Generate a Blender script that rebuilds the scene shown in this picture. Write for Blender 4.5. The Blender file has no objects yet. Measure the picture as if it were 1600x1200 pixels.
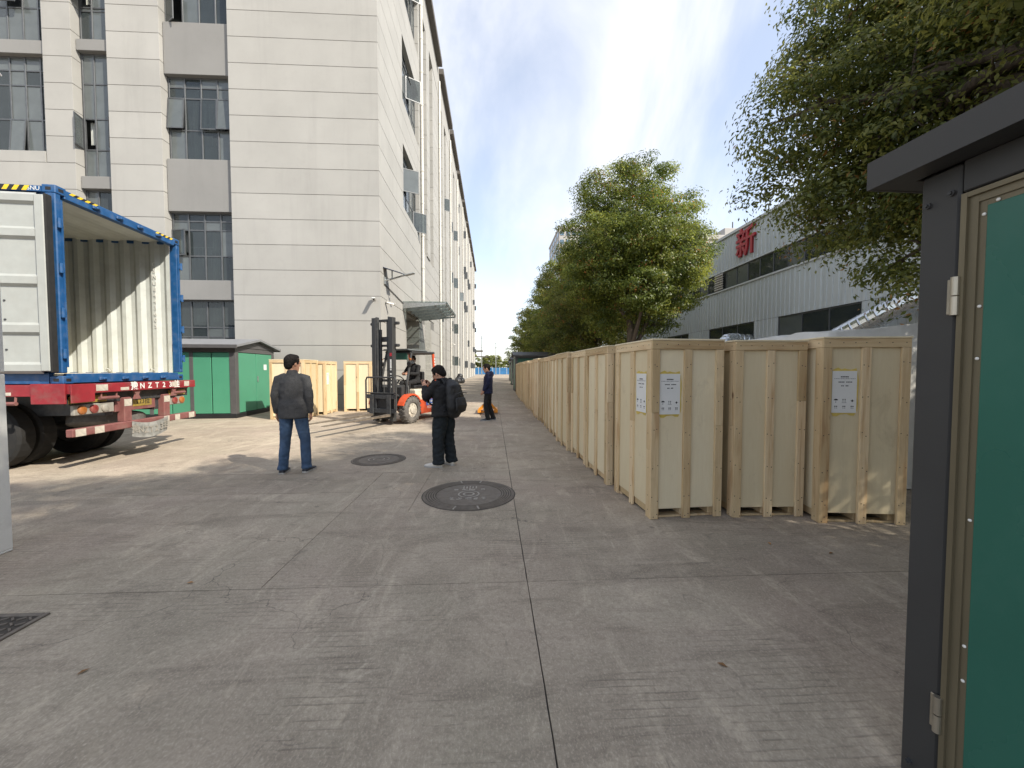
import bpy, math, random
import numpy as np
from mathutils import Matrix, Vector, Euler, noise as mnoise

R = math.radians
rng = random.Random(7)
scn = bpy.context.scene
COL = scn.collection

# ------------------------------------------------------------------ camera
cam_d = bpy.data.cameras.new('camera')
cam_d.sensor_width = 36.0
cam_d.lens = 13.5
cam_d.clip_start = 0.05
cam_d.clip_end = 2000
cam = bpy.data.objects.new('camera', cam_d)
COL.objects.link(cam)
cam.location = (0, 0, 1.55)
cam.rotation_euler = (R(90 - 2.10), 0, R(-2.862))
scn.camera = cam

# ------------------------------------------------------------------ sky and sun
SUN_EL, SUN_AZ = R(40.0), R(126.2)          # azimuth clockwise from +Y
world = bpy.data.worlds.new('World')
scn.world = world
world.use_nodes = True
wt = world.node_tree
wt.nodes.clear()
wl = wt.links.new
w_out = wt.nodes.new('ShaderNodeOutputWorld')
w_mix = wt.nodes.new('ShaderNodeMixShader')
w_bg = wt.nodes.new('ShaderNodeBackground')
w_cl = wt.nodes.new('ShaderNodeBackground')
w_sky = wt.nodes.new('ShaderNodeTexSky')
w_sky.sky_type = 'NISHITA'
w_sky.sun_disc = False
w_sky.sun_elevation = SUN_EL
w_sky.sun_rotation = SUN_AZ
w_sky.air_density = 1.0
w_sky.dust_density = 0.7
w_sky.ozone_density = 1.6
w_bg.inputs['Strength'].default_value = 0.15
w_cl.inputs['Color'].default_value = (1.0, 0.985, 0.975, 1)
w_cl.inputs['Strength'].default_value = 0.78
w_tc = wt.nodes.new('ShaderNodeTexCoord')
w_mp = wt.nodes.new('ShaderNodeMapping')
w_mp.inputs['Scale'].default_value = (1.25, 0.8, 0.62)
w_mp.inputs['Location'].default_value = (1.32, 0.35, 0.2)
w_n1 = wt.nodes.new('ShaderNodeTexNoise')
w_n1.inputs['Scale'].default_value = 2.1
w_n1.inputs['Detail'].default_value = 7
w_n1.inputs['Roughness'].default_value = 0.55
w_n1.inputs['Distortion'].default_value = 0.5
w_r1 = wt.nodes.new('ShaderNodeMapRange')
w_r1.inputs['From Min'].default_value = 0.36
w_r1.inputs['From Max'].default_value = 0.70
w_r1.inputs['To Min'].default_value = 0.28
w_r1.inputs['To Max'].default_value = 0.80
w_r1.interpolation_type = 'SMOOTHSTEP'
w_sx = wt.nodes.new('ShaderNodeSeparateXYZ')
w_r2 = wt.nodes.new('ShaderNodeMapRange')       # thin white haze low over the horizon
w_r2.inputs['From Min'].default_value = 0.02
w_r2.inputs['From Max'].default_value = 0.48
w_r2.inputs['To Min'].default_value = 0.74
w_r2.inputs['To Max'].default_value = 0.0
w_mx = wt.nodes.new('ShaderNodeMath')
w_mx.operation = 'MAXIMUM'
wl(w_tc.outputs['Generated'], w_mp.inputs['Vector'])
wl(w_mp.outputs['Vector'], w_n1.inputs['Vector'])
wl(w_n1.outputs['Fac'], w_r1.inputs['Value'])
wl(w_tc.outputs['Generated'], w_sx.inputs[0])
wl(w_sx.outputs['Z'], w_r2.inputs['Value'])
wl(w_r1.outputs[0], w_mx.inputs[0])
wl(w_r2.outputs[0], w_mx.inputs[1])
wl(w_sky.outputs[0], w_bg.inputs['Color'])
wl(w_mx.outputs[0], w_mix.inputs[0])
wl(w_bg.outputs[0], w_mix.inputs[1])
wl(w_cl.outputs[0], w_mix.inputs[2])
wl(w_mix.outputs[0], w_out.inputs['Surface'])

sun_d = bpy.data.lights.new('sun', 'SUN')
sun_d.energy = 3.7
sun_d.angle = R(0.55)
sun_d.color = (1.0, 0.93, 0.81)
sun = bpy.data.objects.new('sun', sun_d)
COL.objects.link(sun)
sdir = Vector((math.sin(SUN_AZ) * math.cos(SUN_EL), math.cos(SUN_AZ) * math.cos(SUN_EL), math.sin(SUN_EL)))
sun.rotation_euler = sdir.to_track_quat('Z', 'Y').to_euler()
sun.location = sdir * 60

scn.view_settings.view_transform = 'Standard'
scn.view_settings.look = 'None'
scn.view_settings.gamma = 1
scn.view_settings.exposure = 0.88
scn.view_settings.use_curve_mapping = False
scn.cycles.max_bounces = 6
scn.cycles.transparent_max_bounces = 12
scn.cycles.use_denoising = True

# ------------------------------------------------------------------ materials
def rgb(c):
    return (c[0], c[1], c[2], 1.0)

def new_mat(name):
    m = bpy.data.materials.new(name)
    m.use_nodes = True
    nt = m.node_tree
    return m, nt, nt.nodes['Principled BSDF'], nt.links.new

def mathn(nt, op, a, b=None, clamp=False):
    n = nt.nodes.new('ShaderNodeMath')
    n.operation = op
    n.use_clamp = clamp
    for i, v in enumerate((a, b)):
        if v is None:
            continue
        if isinstance(v, (int, float)):
            n.inputs[i].default_value = v
        else:
            nt.links.new(v, n.inputs[i])
    return n.outputs[0]

def noisen(nt, vec, scale, detail=4, rough=0.55, dist=0.0):
    n = nt.nodes.new('ShaderNodeTexNoise')
    n.inputs['Scale'].default_value = scale
    n.inputs['Detail'].default_value = detail
    n.inputs['Roughness'].default_value = rough
    n.inputs['Distortion'].default_value = dist
    nt.links.new(vec, n.inputs['Vector'])
    return n.outputs['Fac']

def mapn(nt, vec, scale=(1, 1, 1), loc=(0, 0, 0), rot=(0, 0, 0)):
    n = nt.nodes.new('ShaderNodeMapping')
    n.inputs['Scale'].default_value = scale
    n.inputs['Location'].default_value = loc
    n.inputs['Rotation'].default_value = rot
    nt.links.new(vec, n.inputs['Vector'])
    return n.outputs[0]

def rangen(nt, v, a, b, c=0.0, d=1.0):
    n = nt.nodes.new('ShaderNodeMapRange')
    for k, x in zip(('From Min', 'From Max', 'To Min', 'To Max'), (a, b, c, d)):
        n.inputs[k].default_value = x
    nt.links.new(v, n.inputs['Value'])
    return n.outputs[0]

def mixn(nt, fac, a, b, mode='MIX'):
    n = nt.nodes.new('ShaderNodeMix')
    n.data_type = 'RGBA'
    n.blend_type = mode
    for i, v in ((0, fac), (6, a), (7, b)):
        if isinstance(v, (int, float)):
            n.inputs[i].default_value = v
        elif isinstance(v, tuple):
            n.inputs[i].default_value = rgb(v)
        else:
            nt.links.new(v, n.inputs[i])
    return n.outputs[2]

def bumpn(nt, h, strength, dist=0.01, normal=None):
    n = nt.nodes.new('ShaderNodeBump')
    n.inputs['Strength'].default_value = strength
    n.inputs['Distance'].default_value = dist
    nt.links.new(h, n.inputs['Height'])
    if normal is not None:
        nt.links.new(normal, n.inputs['Normal'])
    return n.outputs[0]

def mat(name, col, rough=0.6, metal=0.0, var=0.12, scale=6.0, stretch=(1, 1, 1), bump=0.0,
        bscale=60.0, orand=0.0, dirt=None, dirt_amt=0.0, dirt_scale=3.0, spec=0.5, coords='Object'):
    m, nt, b, L = new_mat(name)
    tc = nt.nodes.new('ShaderNodeTexCoord')
    v = mapn(nt, tc.outputs[coords], stretch)
    f = noisen(nt, v, scale, 5)
    lo = tuple(c * (1 - var) for c in col)
    hi = tuple(min(1, c * (1 + var)) for c in col)
    c = mixn(nt, rangen(nt, f, 0.3, 0.7), lo, hi)
    if dirt is not None:
        g = noisen(nt, v, dirt_scale, 8, 0.68)
        c = mixn(nt, rangen(nt, g, 0.5, 0.72, 0.0, dirt_amt), c, dirt)
    if orand:
        oi = nt.nodes.new('ShaderNodeObjectInfo')
        k = rangen(nt, oi.outputs['Random'], 0, 1, 1 - orand, 1 + orand)
        cc = nt.nodes.new('ShaderNodeCombineColor')
        for i in range(3):
            L(k, cc.inputs[i])
        c = mixn(nt, 1.0, c, cc.outputs[0], 'MULTIPLY')
    L(c, b.inputs['Base Color'])
    b.inputs['Metallic'].default_value = metal
    b.inputs['Specular IOR Level'].default_value = spec
    L(rangen(nt, f, 0.2, 0.8, max(0, rough - 0.08), min(1, rough + 0.08)), b.inputs['Roughness'])
    if bump:
        L(bumpn(nt, noisen(nt, v, bscale, 5), bump), b.inputs['Normal'])
    return m

def concrete_ground(name):
    m, nt, b, L = new_mat(name)
    geo = nt.nodes.new('ShaderNodeNewGeometry')
    P = geo.outputs['Position']
    c = mixn(nt, rangen(nt, noisen(nt, P, 1.3, 9, 0.72, 0.6), 0.38, 0.62), (0.280, 0.233, 0.181), (0.428, 0.362, 0.284))
    # slow drift of tone and hue from pour to pour
    c = mixn(nt, rangen(nt, noisen(nt, P, 0.28, 4, 0.55), 0.38, 0.66, 0, 0.45), c, (0.464, 0.396, 0.305))
    c = mixn(nt, rangen(nt, noisen(nt, mapn(nt, P, loc=(9, 4, 0)), 0.8, 5, 0.6), 0.45, 0.62, 0, 0.42), c, (0.290, 0.260, 0.196))
    c = mixn(nt, rangen(nt, noisen(nt, mapn(nt, P, loc=(-5, 14, 0)), 0.6, 5, 0.6), 0.48, 0.66, 0, 0.38), c, (0.317, 0.243, 0.205))
    # dusty wheel-dragged streaks and dark damp ones
    st = noisen(nt, mapn(nt, P, (1.5, 0.38, 1), rot=(0, 0, R(-35))), 2.2, 10, 0.74, 1.6)
    c = mixn(nt, rangen(nt, st, 0.52, 0.66, 0, 0.6), c, (0.566, 0.480, 0.370))
    st2 = noisen(nt, mapn(nt, P, (0.5, 1.8, 1), rot=(0, 0, R(14))), 1.9, 10, 0.74, 1.0)
    c = mixn(nt, rangen(nt, st2, 0.51, 0.66, 0, 0.6), c, (0.167, 0.139, 0.109))
    # thin curved scuffs
    for k, (sc, rt) in enumerate(((0.9, 20), (1.4, -50))):
        n = noisen(nt, mapn(nt, P, (1, 0.45, 1), loc=(3 * k, 7, 0), rot=(0, 0, R(rt))), sc, 2, 0.4, 2.4)
        d = mathn(nt, 'ABSOLUTE', mathn(nt, 'SUBTRACT', n, 0.5))
        line = rangen(nt, d, 0.0, 0.007, 1.0, 0.0)
        gate = rangen(nt, noisen(nt, mapn(nt, P, loc=(k * 11, 2, 0)), 2.1, 6, 0.7), 0.50, 0.62)
        c = mixn(nt, mathn(nt, 'MULTIPLY', mathn(nt, 'MULTIPLY', line, gate), 0.55), c, (0.579, 0.499, 0.392) if k == 0 else (0.143, 0.121, 0.101))
    # small oil drips and bigger stains
    vo = nt.nodes.new('ShaderNodeTexVoronoi')
    vo.inputs['Scale'].default_value = 1.7
    L(P, vo.inputs['Vector'])
    rag = mathn(nt, 'ADD', vo.outputs['Distance'], mathn(nt, 'MULTIPLY', noisen(nt, P, 22, 3), 0.05))
    c = mixn(nt, rangen(nt, rag, 0.055, 0.085, 0.6, 0.0), c, (0.125, 0.106, 0.088))
    sp = noisen(nt, P, 2.6, 4, 0.6)
    c = mixn(nt, rangen(nt, sp, 0.62, 0.72, 0, 0.55), c, (0.150, 0.127, 0.104))
    # grain
    g1 = noisen(nt, P, 34, 7, 0.75)
    c = mixn(nt, rangen(nt, g1, 0.44, 0.66, 0.0, 0.48), c, (0.179, 0.150, 0.119))
    g2 = noisen(nt, mapn(nt, P, (1.0, 0.6, 1)), 95, 4, 0.7)
    c = mixn(nt, rangen(nt, g2, 0.50, 0.72, 0.0, 0.55), c, (0.593, 0.511, 0.409))
    oi = nt.nodes.new('ShaderNodeObjectInfo')
    k = rangen(nt, oi.outputs['Random'], 0, 1, 0.94, 1.06)
    cc = nt.nodes.new('ShaderNodeCombineColor')
    for i in range(3):
        L(k, cc.inputs[i])
    c = mixn(nt, 1.0, c, cc.outputs[0], 'MULTIPLY')
    # rake lines across the slabs, worn away in patches
    br = nt.nodes.new('ShaderNodeTexWave')
    br.bands_direction = 'Y'
    br.inputs['Scale'].default_value = 7.5
    br.inputs['Distortion'].default_value = 1.3
    br.inputs['Detail'].default_value = 3
    br.inputs['Detail Scale'].default_value = 2.5
    L(mapn(nt, P, (0.35, 1, 1), rot=(0, 0, R(1.5))), br.inputs['Vector'])
    worn = rangen(nt, noisen(nt, mapn(nt, P, (0.7, 1.0, 1), loc=(3, 7, 0)), 0.9, 6, 0.65), 0.50, 0.58)
    gap = rangen(nt, noisen(nt, mapn(nt, P, (2, 12, 1)), 2.0, 4, 0.6), 0.40, 0.52)
    bl = mathn(nt, 'MULTIPLY', mathn(nt, 'MULTIPLY', rangen(nt, br.outputs['Fac'], 0.0, 0.16, 1.0, 0.0), worn), gap)
    c = mixn(nt, mathn(nt, 'MULTIPLY', bl, 0.38), c, (0.113, 0.097, 0.079))
    # hairline cracks
    wob = nt.nodes.new('ShaderNodeVectorMath')
    wob.operation = 'ADD'
    nz = nt.nodes.new('ShaderNodeTexNoise')
    nz.inputs['Scale'].default_value = 1.6
    nz.inputs['Detail'].default_value = 5
    L(P, nz.inputs['Vector'])
    L(P, wob.inputs[0])
    L(nz.outputs['Color'], wob.inputs[1])
    vc = nt.nodes.new('ShaderNodeTexVoronoi')
    vc.feature = 'DISTANCE_TO_EDGE'
    vc.inputs['Scale'].default_value = 0.42
    L(wob.outputs[0], vc.inputs['Vector'])
    ck = mathn(nt, 'MULTIPLY', rangen(nt, vc.outputs['Distance'], 0.0004, 0.0022, 1.0, 0.0), rangen(nt, noisen(nt, mapn(nt, P, loc=(21, 5, 0)), 0.45, 4), 0.50, 0.58))
    c = mixn(nt, mathn(nt, 'MULTIPLY', ck, 0.6), c, (0.09, 0.08, 0.07))
    L(c, b.inputs['Base Color'])
    b.inputs['Roughness'].default_value = 0.92
    b.inputs['Specular IOR Level'].default_value = 0.2
    h = mathn(nt, 'ADD', mathn(nt, 'MULTIPLY', g1, 0.8), mathn(nt, 'MULTIPLY', bl, -0.7))
    h = mathn(nt, 'ADD', h, mathn(nt, 'MULTIPLY', g2, 0.35))
    L(bumpn(nt, h, 0.6, 0.006), b.inputs['Normal'])
    return m

def wall_paint(name, col, stain=0.25):
    m, nt, b, L = new_mat(name)
    geo = nt.nodes.new('ShaderNodeNewGeometry')
    P = geo.outputs['Position']
    f = noisen(nt, P, 0.55, 6, 0.6)
    c = mixn(nt, rangen(nt, f, 0.3, 0.7), tuple(x * 0.93 for x in col), tuple(x * 1.05 for x in col))
    v = noisen(nt, mapn(nt, P, (1.4, 1.4, 0.10)), 1.6, 7, 0.65, 0.4)
    c = mixn(nt, rangen(nt, v, 0.52, 0.74, 0, stain), c, tuple(x * 0.62 for x in col))
    g = noisen(nt, P, 3.0, 8, 0.7)
    c = mixn(nt, rangen(nt, g, 0.55, 0.75, 0, 0.16), c, tuple(x * 0.7 for x in col))
    oi = nt.nodes.new('ShaderNodeObjectInfo')
    k = rangen(nt, oi.outputs['Random'], 0, 1, 0.965, 1.03)
    cc = nt.nodes.new('ShaderNodeCombineColor')
    for i in range(3):
        L(k, cc.inputs[i])
    c = mixn(nt, 1.0, c, cc.outputs[0], 'MULTIPLY')
    L(c, b.inputs['Base Color'])
    b.inputs['Roughness'].default_value = 0.82
    b.inputs['Specular IOR Level'].default_value = 0.3
    L(bumpn(nt, noisen(nt, P, 45, 5), 0.12, 0.004), b.inputs['Normal'])
    return m

def wood(name, col, dark, knots=True):
    m, nt, b, L = new_mat(name)
    tc = nt.nodes.new('ShaderNodeTexCoord')
    oi = nt.nodes.new('ShaderNodeObjectInfo')
    off = nt.nodes.new('ShaderNodeVectorMath')
    off.operation = 'ADD'
    cb = nt.nodes.new('ShaderNodeCombineXYZ')
    r = mathn(nt, 'MULTIPLY', oi.outputs['Random'], 37.0)
    for i in range(3):
        L(r, cb.inputs[i])
    L(tc.outputs['Object'], off.inputs[0])
    L(cb.outputs[0], off.inputs[1])
    v = off.outputs[0]
    g = noisen(nt, mapn(nt, v, (9, 9, 0.55)), 6.0, 6, 0.6, 0.9)
    c = mixn(nt, rangen(nt, g, 0.35, 0.68), col, tuple(a * 0.55 + d * 0.45 for a, d in zip(col, dark)))
    bl = noisen(nt, mapn(nt, v, (2, 2, 0.8)), 1.6, 4)
    c = mixn(nt, rangen(nt, bl, 0.45, 0.72, 0, 0.45), c, dark)
    if knots:
        hw = noisen(nt, mapn(nt, v, (7, 7, 0.5)), 2.2, 3, 0.5, 0.3)
        c = mixn(nt, rangen(nt, hw, 0.56, 0.66, 0, 0.55), c, (0.42, 0.24, 0.11))
        vo = nt.nodes.new('ShaderNodeTexVoronoi')
        vo.inputs['Scale'].default_value = 3.4
        L(mapn(nt, v, (1.2, 1.2, 0.55)), vo.inputs['Vector'])
        c = mixn(nt, rangen(nt, vo.outputs['Distance'], 0.035, 0.085, 0.9, 0.0), c, (0.13, 0.07, 0.03))
    sm = noisen(nt, mapn(nt, v, (1.5, 1.5, 1.0)), 2.4, 7, 0.7, 0.5)
    c = mixn(nt, rangen(nt, sm, 0.58, 0.74, 0, 0.35), c, (0.33, 0.25, 0.15))
    k = rangen(nt, mathn(nt, 'FRACT', mathn(nt, 'MULTIPLY', oi.outputs['Random'], 91.7)), 0, 1, 0.76, 1.10)
    cc = nt.nodes.new('ShaderNodeCombineColor')
    L(k, cc.inputs[0])
    L(mathn(nt, 'POWER', k, 1.15), cc.inputs[1])
    L(mathn(nt, 'POWER', k, 1.5), cc.inputs[2])
    c = mixn(nt, 1.0, c, cc.outputs[0], 'MULTIPLY')
    L(c, b.inputs['Base Color'])
    b.inputs['Roughness'].default_value = 0.68
    b.inputs['Specular IOR Level'].default_value = 0.3
    L(bumpn(nt, g, 0.18, 0.004), b.inputs['Normal'])
    return m

def leaf_mat(name, attr='tint'):
    m, nt, b, L = new_mat(name)
    a = nt.nodes.new('ShaderNodeAttribute')
    a.attribute_name = attr
    L(a.outputs['Color'], b.inputs['Base Color'])
    b.inputs['Roughness'].default_value = 0.42
    b.inputs['Specular IOR Level'].default_value = 0.45
    tr = nt.nodes.new('ShaderNodeBsdfTranslucent')
    hs = nt.nodes.new('ShaderNodeHueSaturation')
    hs.inputs['Value'].default_value = 1.5
    hs.inputs['Hue'].default_value = 0.485
    L(a.outputs['Color'], hs.inputs['Color'])
    L(hs.outputs[0], tr.inputs['Color'])
    mx = nt.nodes.new('ShaderNodeMixShader')
    mx.inputs[0].default_value = 0.5
    L(b.outputs[0], mx.inputs[1])
    L(tr.outputs[0], mx.inputs[2])
    L(mx.outputs[0], nt.nodes['Material Output'].inputs['Surface'])
    return m

def glass_mat(name, tint, clear, rough=0.03):
    m, nt, b, L = new_mat(name)
    tc = nt.nodes.new('ShaderNodeTexCoord')
    f = noisen(nt, tc.outputs['Object'], 2.2, 3)
    c = mixn(nt, f, tuple(x * 0.75 for x in tint), tuple(min(1, x * 1.3) for x in tint))
    L(c, b.inputs['Base Color'])
    b.inputs['Roughness'].default_value = rough
    b.inputs['Specular IOR Level'].default_value = 0.8
    t = nt.nodes.new('ShaderNodeBsdfTransparent')
    t.inputs['Color'].default_value = (0.72, 0.78, 0.78, 1)
    mx = nt.nodes.new('ShaderNodeMixShader')
    mx.inputs[0].default_value = clear
    L(b.outputs[0], mx.inputs[1])
    L(t.outputs[0], mx.inputs[2])
    L(mx.outputs[0], nt.nodes['Material Output'].inputs['Surface'])
    L(bumpn(nt, f, 0.05, 0.02), b.inputs['Normal'])
    return m

MT = {}
MT['ground'] = concrete_ground('worn_concrete')
MT['joint'] = mat('joint_dirt', (0.10, 0.09, 0.08), 0.95, var=0.3, scale=20)
MT['wall'] = wall_paint('pale_wall_paint', (0.362, 0.352, 0.328))
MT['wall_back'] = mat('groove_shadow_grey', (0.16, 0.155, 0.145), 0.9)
MT['spandrel'] = wall_paint('grey_spandrel', (0.235, 0.230, 0.220), 0.15)
MT['frame'] = mat('window_frame_grey', (0.10, 0.105, 0.11), 0.45, 0.3, var=0.15)
MT['glass'] = glass_mat('window_glass', (0.05, 0.06, 0.062), 0.42)
MT['glass_d'] = glass_mat('dusty_window_glass', (0.13, 0.145, 0.145), 0.25, 0.12)
MT['room'] = mat('dim_room', (0.07, 0.07, 0.068), 0.9, var=0.4, scale=1.5)  # dark colour stands in for the lack of light indoors
MT['curtain'] = mat('pale_curtain', (0.42, 0.43, 0.40), 0.9, var=0.25, scale=9, stretch=(6, 6, 0.4))
MT['eave'] = mat('brown_soffit', (0.10, 0.09, 0.08), 0.8, var=0.2)
MT['pipe'] = mat('cream_downpipe', (0.58, 0.56, 0.51), 0.6, orand=0.05)
MT['steel'] = mat('grey_steel', (0.34, 0.35, 0.34), 0.42, 0.75, var=0.2, scale=12)
MT['steel_d'] = mat('dark_steel', (0.055, 0.058, 0.062), 0.5, 0.35, var=0.3, scale=14, dirt=(0.16, 0.13, 0.10), dirt_amt=0.35)
MT['rust'] = mat('worn_fork_steel', (0.20, 0.165, 0.13), 0.55, 0.5, var=0.35, scale=9)
MT['canopy_glass'] = glass_mat('canopy_glass', (0.30, 0.36, 0.34), 0.68, 0.08)
MT['shutter'] = mat('roller_shutter', (0.46, 0.45, 0.41), 0.5, 0.2, orand=0.08)
MT['blue'] = mat('container_blue', (0.008, 0.075, 0.215), 0.55, var=0.22, scale=8, dirt=(0.11, 0.115, 0.125), dirt_amt=0.55, dirt_scale=8, bump=0.05)
MT['cwhite'] = mat('container_grey_white', (0.50, 0.525, 0.50), 0.5, var=0.06, dirt=(0.33, 0.33, 0.30), dirt_amt=0.4, dirt_scale=4)
MT['cdoor'] = mat('container_door_grey', (0.37, 0.385, 0.365), 0.5, var=0.06, dirt=(0.33, 0.32, 0.29), dirt_amt=0.3, dirt_scale=4)
MT['rubber'] = mat('black_rubber', (0.012, 0.012, 0.012), 0.85, var=0.4, scale=18, dirt=(0.03, 0.027, 0.024), dirt_amt=0.5, dirt_scale=6)
MT['red'] = mat('trailer_red', (0.25, 0.016, 0.024), 0.55, var=0.2, dirt=(0.20, 0.10, 0.085), dirt_amt=0.6, dirt_scale=5)
MT['redfade'] = mat('faded_red', (0.20, 0.075, 0.068), 0.75, var=0.25, dirt=(0.13, 0.105, 0.085), dirt_amt=0.7, dirt_scale=6)
MT['reflect'] = mat('white_reflector', (0.50, 0.46, 0.39), 0.4, var=0.2, scale=14, dirt=(0.32, 0.25, 0.2), dirt_amt=0.5)
MT['reflect_r'] = mat('red_reflector', (0.40, 0.03, 0.04), 0.4, var=0.2)
MT['white'] = mat('white_paint', (0.72, 0.71, 0.67), 0.5, var=0.08)
MT['platedirt'] = mat('weathered_plate', (0.25, 0.25, 0.235), 0.8, var=0.35, scale=9, dirt=(0.12, 0.12, 0.11), dirt_amt=0.7, dirt_scale=10)
MT['yellow'] = mat('yellow_plate', (0.30, 0.21, 0.04), 0.6, var=0.3, dirt=(0.10, 0.08, 0.05), dirt_amt=0.6)
MT['hyellow'] = mat('hazard_yellow', (0.78, 0.52, 0.02), 0.5)
MT['black'] = mat('black_paint', (0.012, 0.012, 0.013), 0.55, var=0.3)
MT['amber'] = mat('amber_lens', (0.34, 0.11, 0.018), 0.35, var=0.2, dirt=(0.25, 0.2, 0.16), dirt_amt=0.4)
MT['redlens'] = mat('red_lens', (0.22, 0.03, 0.025), 0.35, var=0.2, dirt=(0.25, 0.2, 0.16), dirt_amt=0.5)
MT['clearlens'] = mat('clear_lens', (0.30, 0.285, 0.25), 0.35, var=0.2, dirt=(0.25, 0.2, 0.16), dirt_amt=0.5)
MT['green'] = mat('station_green', (0.070, 0.265, 0.160), 0.42, var=0.04, scale=2, orand=0.05)
MT['green_d'] = mat('cabinet_green', (0.022, 0.118, 0.086), 0.27, var=0.08, scale=1.5, dirt=(0.06, 0.15, 0.12), dirt_amt=0.22, dirt_scale=3)
MT['green_far'] = mat('far_station_green', (0.03, 0.12, 0.075), 0.5, var=0.05)
MT['charcoal'] = mat('charcoal_powder_coat', (0.038, 0.038, 0.038), 0.55, var=0.06, bump=0.03, bscale=300)
MT['sgrey'] = mat('station_frame_grey', (0.085, 0.082, 0.082), 0.5, var=0.1)
MT['sroof'] = mat('station_roof_grey', (0.20, 0.205, 0.215), 0.55, var=0.08)
MT['brass'] = mat('bronze_door_frame', (0.155, 0.132, 0.085), 0.42, 0.35, var=0.1, stretch=(1, 1, 0.1), scale=20)
MT['hinge'] = mat('brushed_hinge', (0.42, 0.38, 0.31), 0.35, 0.8, var=0.15)
MT['wood'] = wood('pine_batten', (0.72, 0.575, 0.365), (0.53, 0.355, 0.18))
MT['ply'] = wood('plywood_sheet', (0.73, 0.635, 0.44), (0.66, 0.545, 0.35), False)
MT['paper'] = mat('label_paper', (0.74, 0.74, 0.72), 0.7, var=0.03)
MT['glue'] = mat('yellow_glue_stain', (0.62, 0.47, 0.10), 0.5, var=0.15, scale=10)
MT['ink'] = mat('black_ink', (0.03, 0.03, 0.032), 0.8)
MT['iron'] = mat('cast_iron', (0.150, 0.126, 0.102), 0.75, 0.0, var=0.25, scale=14, dirt=(0.20, 0.18, 0.15), dirt_amt=0.55, dirt_scale=8, bump=0.3, bscale=90)
MT['emboss'] = mat('worn_iron_relief', (0.32, 0.29, 0.25), 0.6, 0.2, var=0.4, scale=30)
MT['iron_d'] = mat('cast_iron_recess', (0.065, 0.055, 0.045), 0.9, 0.0, var=0.3, scale=14)
MT['sheet'] = mat('white_sheet_metal', (0.53, 0.565, 0.575), 0.5, 0.05, var=0.05, stretch=(1, 1, 0.25), dirt=(0.40, 0.41, 0.40), dirt_amt=0.3, dirt_scale=2.5, orand=0.035)
MT['sheet_trim'] = mat('sheet_trim', (0.60, 0.62, 0.62), 0.5, var=0.06)
MT['signred'] = mat('red_sign_letter', (0.42, 0.022, 0.032), 0.45, var=0.12)
MT['foil'] = mat('silver_duct', (0.60, 0.62, 0.64), 0.28, 0.9, var=0.12, scale=16)
MT['wrap'] = mat('plastic_wrap', (0.58, 0.565, 0.52), 0.5, var=0.1, scale=5, bump=0.6, bscale=9)
MT['forange'] = mat('forklift_orange', (0.60, 0.085, 0.03), 0.4, var=0.08, dirt=(0.30, 0.13, 0.07), dirt_amt=0.35, dirt_scale=5)
MT['fcream'] = mat('forklift_cream', (0.60, 0.54, 0.42), 0.45, var=0.06, dirt=(0.38, 0.32, 0.24), dirt_amt=0.35, dirt_scale=5)
MT['fblue'] = mat('blue_sticker', (0.03, 0.13, 0.48), 0.45)
MT['tyre'] = mat('dusty_tyre', (0.115, 0.105, 0.095), 0.85, var=0.3, scale=14, dirt=(0.22, 0.20, 0.175), dirt_amt=0.6)
MT['jack'] = mat('pallet_jack_orange', (0.72, 0.27, 0.02), 0.42, var=0.1)
MT['bark'] = mat('tree_bark', (0.095, 0.075, 0.058), 0.9, var=0.4, scale=8, stretch=(4, 4, 0.7), bump=0.6, bscale=14)
MT['leaf'] = leaf_mat('leaf')
MT['skin'] = mat('skin', (0.50, 0.265, 0.175), 0.5, var=0.08, scale=9)
MT['hair'] = mat('black_hair', (0.012, 0.010, 0.009), 0.8, var=0.5, scale=60, stretch=(1, 1, 0.3), bump=0.5, bscale=120, spec=0.2)
MT['blazer'] = mat('charcoal_wool', (0.060, 0.060, 0.062), 0.88, var=0.35, scale=110, bump=0.25, bscale=220, spec=0.2)
MT['jeans'] = mat('blue_denim', (0.052, 0.090, 0.160), 0.85, var=0.28, scale=9, bump=0.2, bscale=160, dirt=(0.11, 0.155, 0.225), dirt_amt=0.5, dirt_scale=4, spec=0.25)
MT['blackcloth'] = mat('black_cloth', (0.017, 0.017, 0.018), 0.82, var=0.3, scale=7, spec=0.3)
MT['slate'] = mat('dark_slate_trousers', (0.018, 0.023, 0.027), 0.85, var=0.3, scale=7, spec=0.25)
MT['navy'] = mat('navy_cloth', (0.014, 0.018, 0.045), 0.82, var=0.25, scale=7, spec=0.25)
MT['bag'] = mat('backpack_nylon', (0.012, 0.012, 0.013), 0.55, var=0.3, scale=9, bump=0.2, bscale=120)
MT['shoe_w'] = mat('white_sneaker', (0.62, 0.58, 0.52), 0.6, var=0.12, scale=20)
MT['shoe_d'] = mat('dark_sneaker', (0.03, 0.035, 0.05), 0.6, var=0.3)
MT['sole'] = mat('pale_sole', (0.40, 0.39, 0.37), 0.7, var=0.12)
MT['maskblue'] = mat('face_mask', (0.45, 0.55, 0.62), 0.8)
MT['fence_blue'] = mat('blue_hoarding', (0.03, 0.15, 0.33), 0.6, var=0.2, scale=0.5)
MT['tower'] = mat('far_tower_render', (0.36, 0.345, 0.325), 0.8, var=0.06, scale=0.3)
MT['towerwin'] = mat('far_tower_glass', (0.10, 0.16, 0.22), 0.2, var=0.3, scale=0.5)
MT['pillar'] = mat('white_gate_cladding', (0.78, 0.77, 0.73), 0.5, var=0.05, dirt=(0.33, 0.32, 0.30), dirt_amt=0.3, dirt_scale=6)
MT['solar'] = mat('solar_cell', (0.03, 0.035, 0.06), 0.25, var=0.2)
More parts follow.
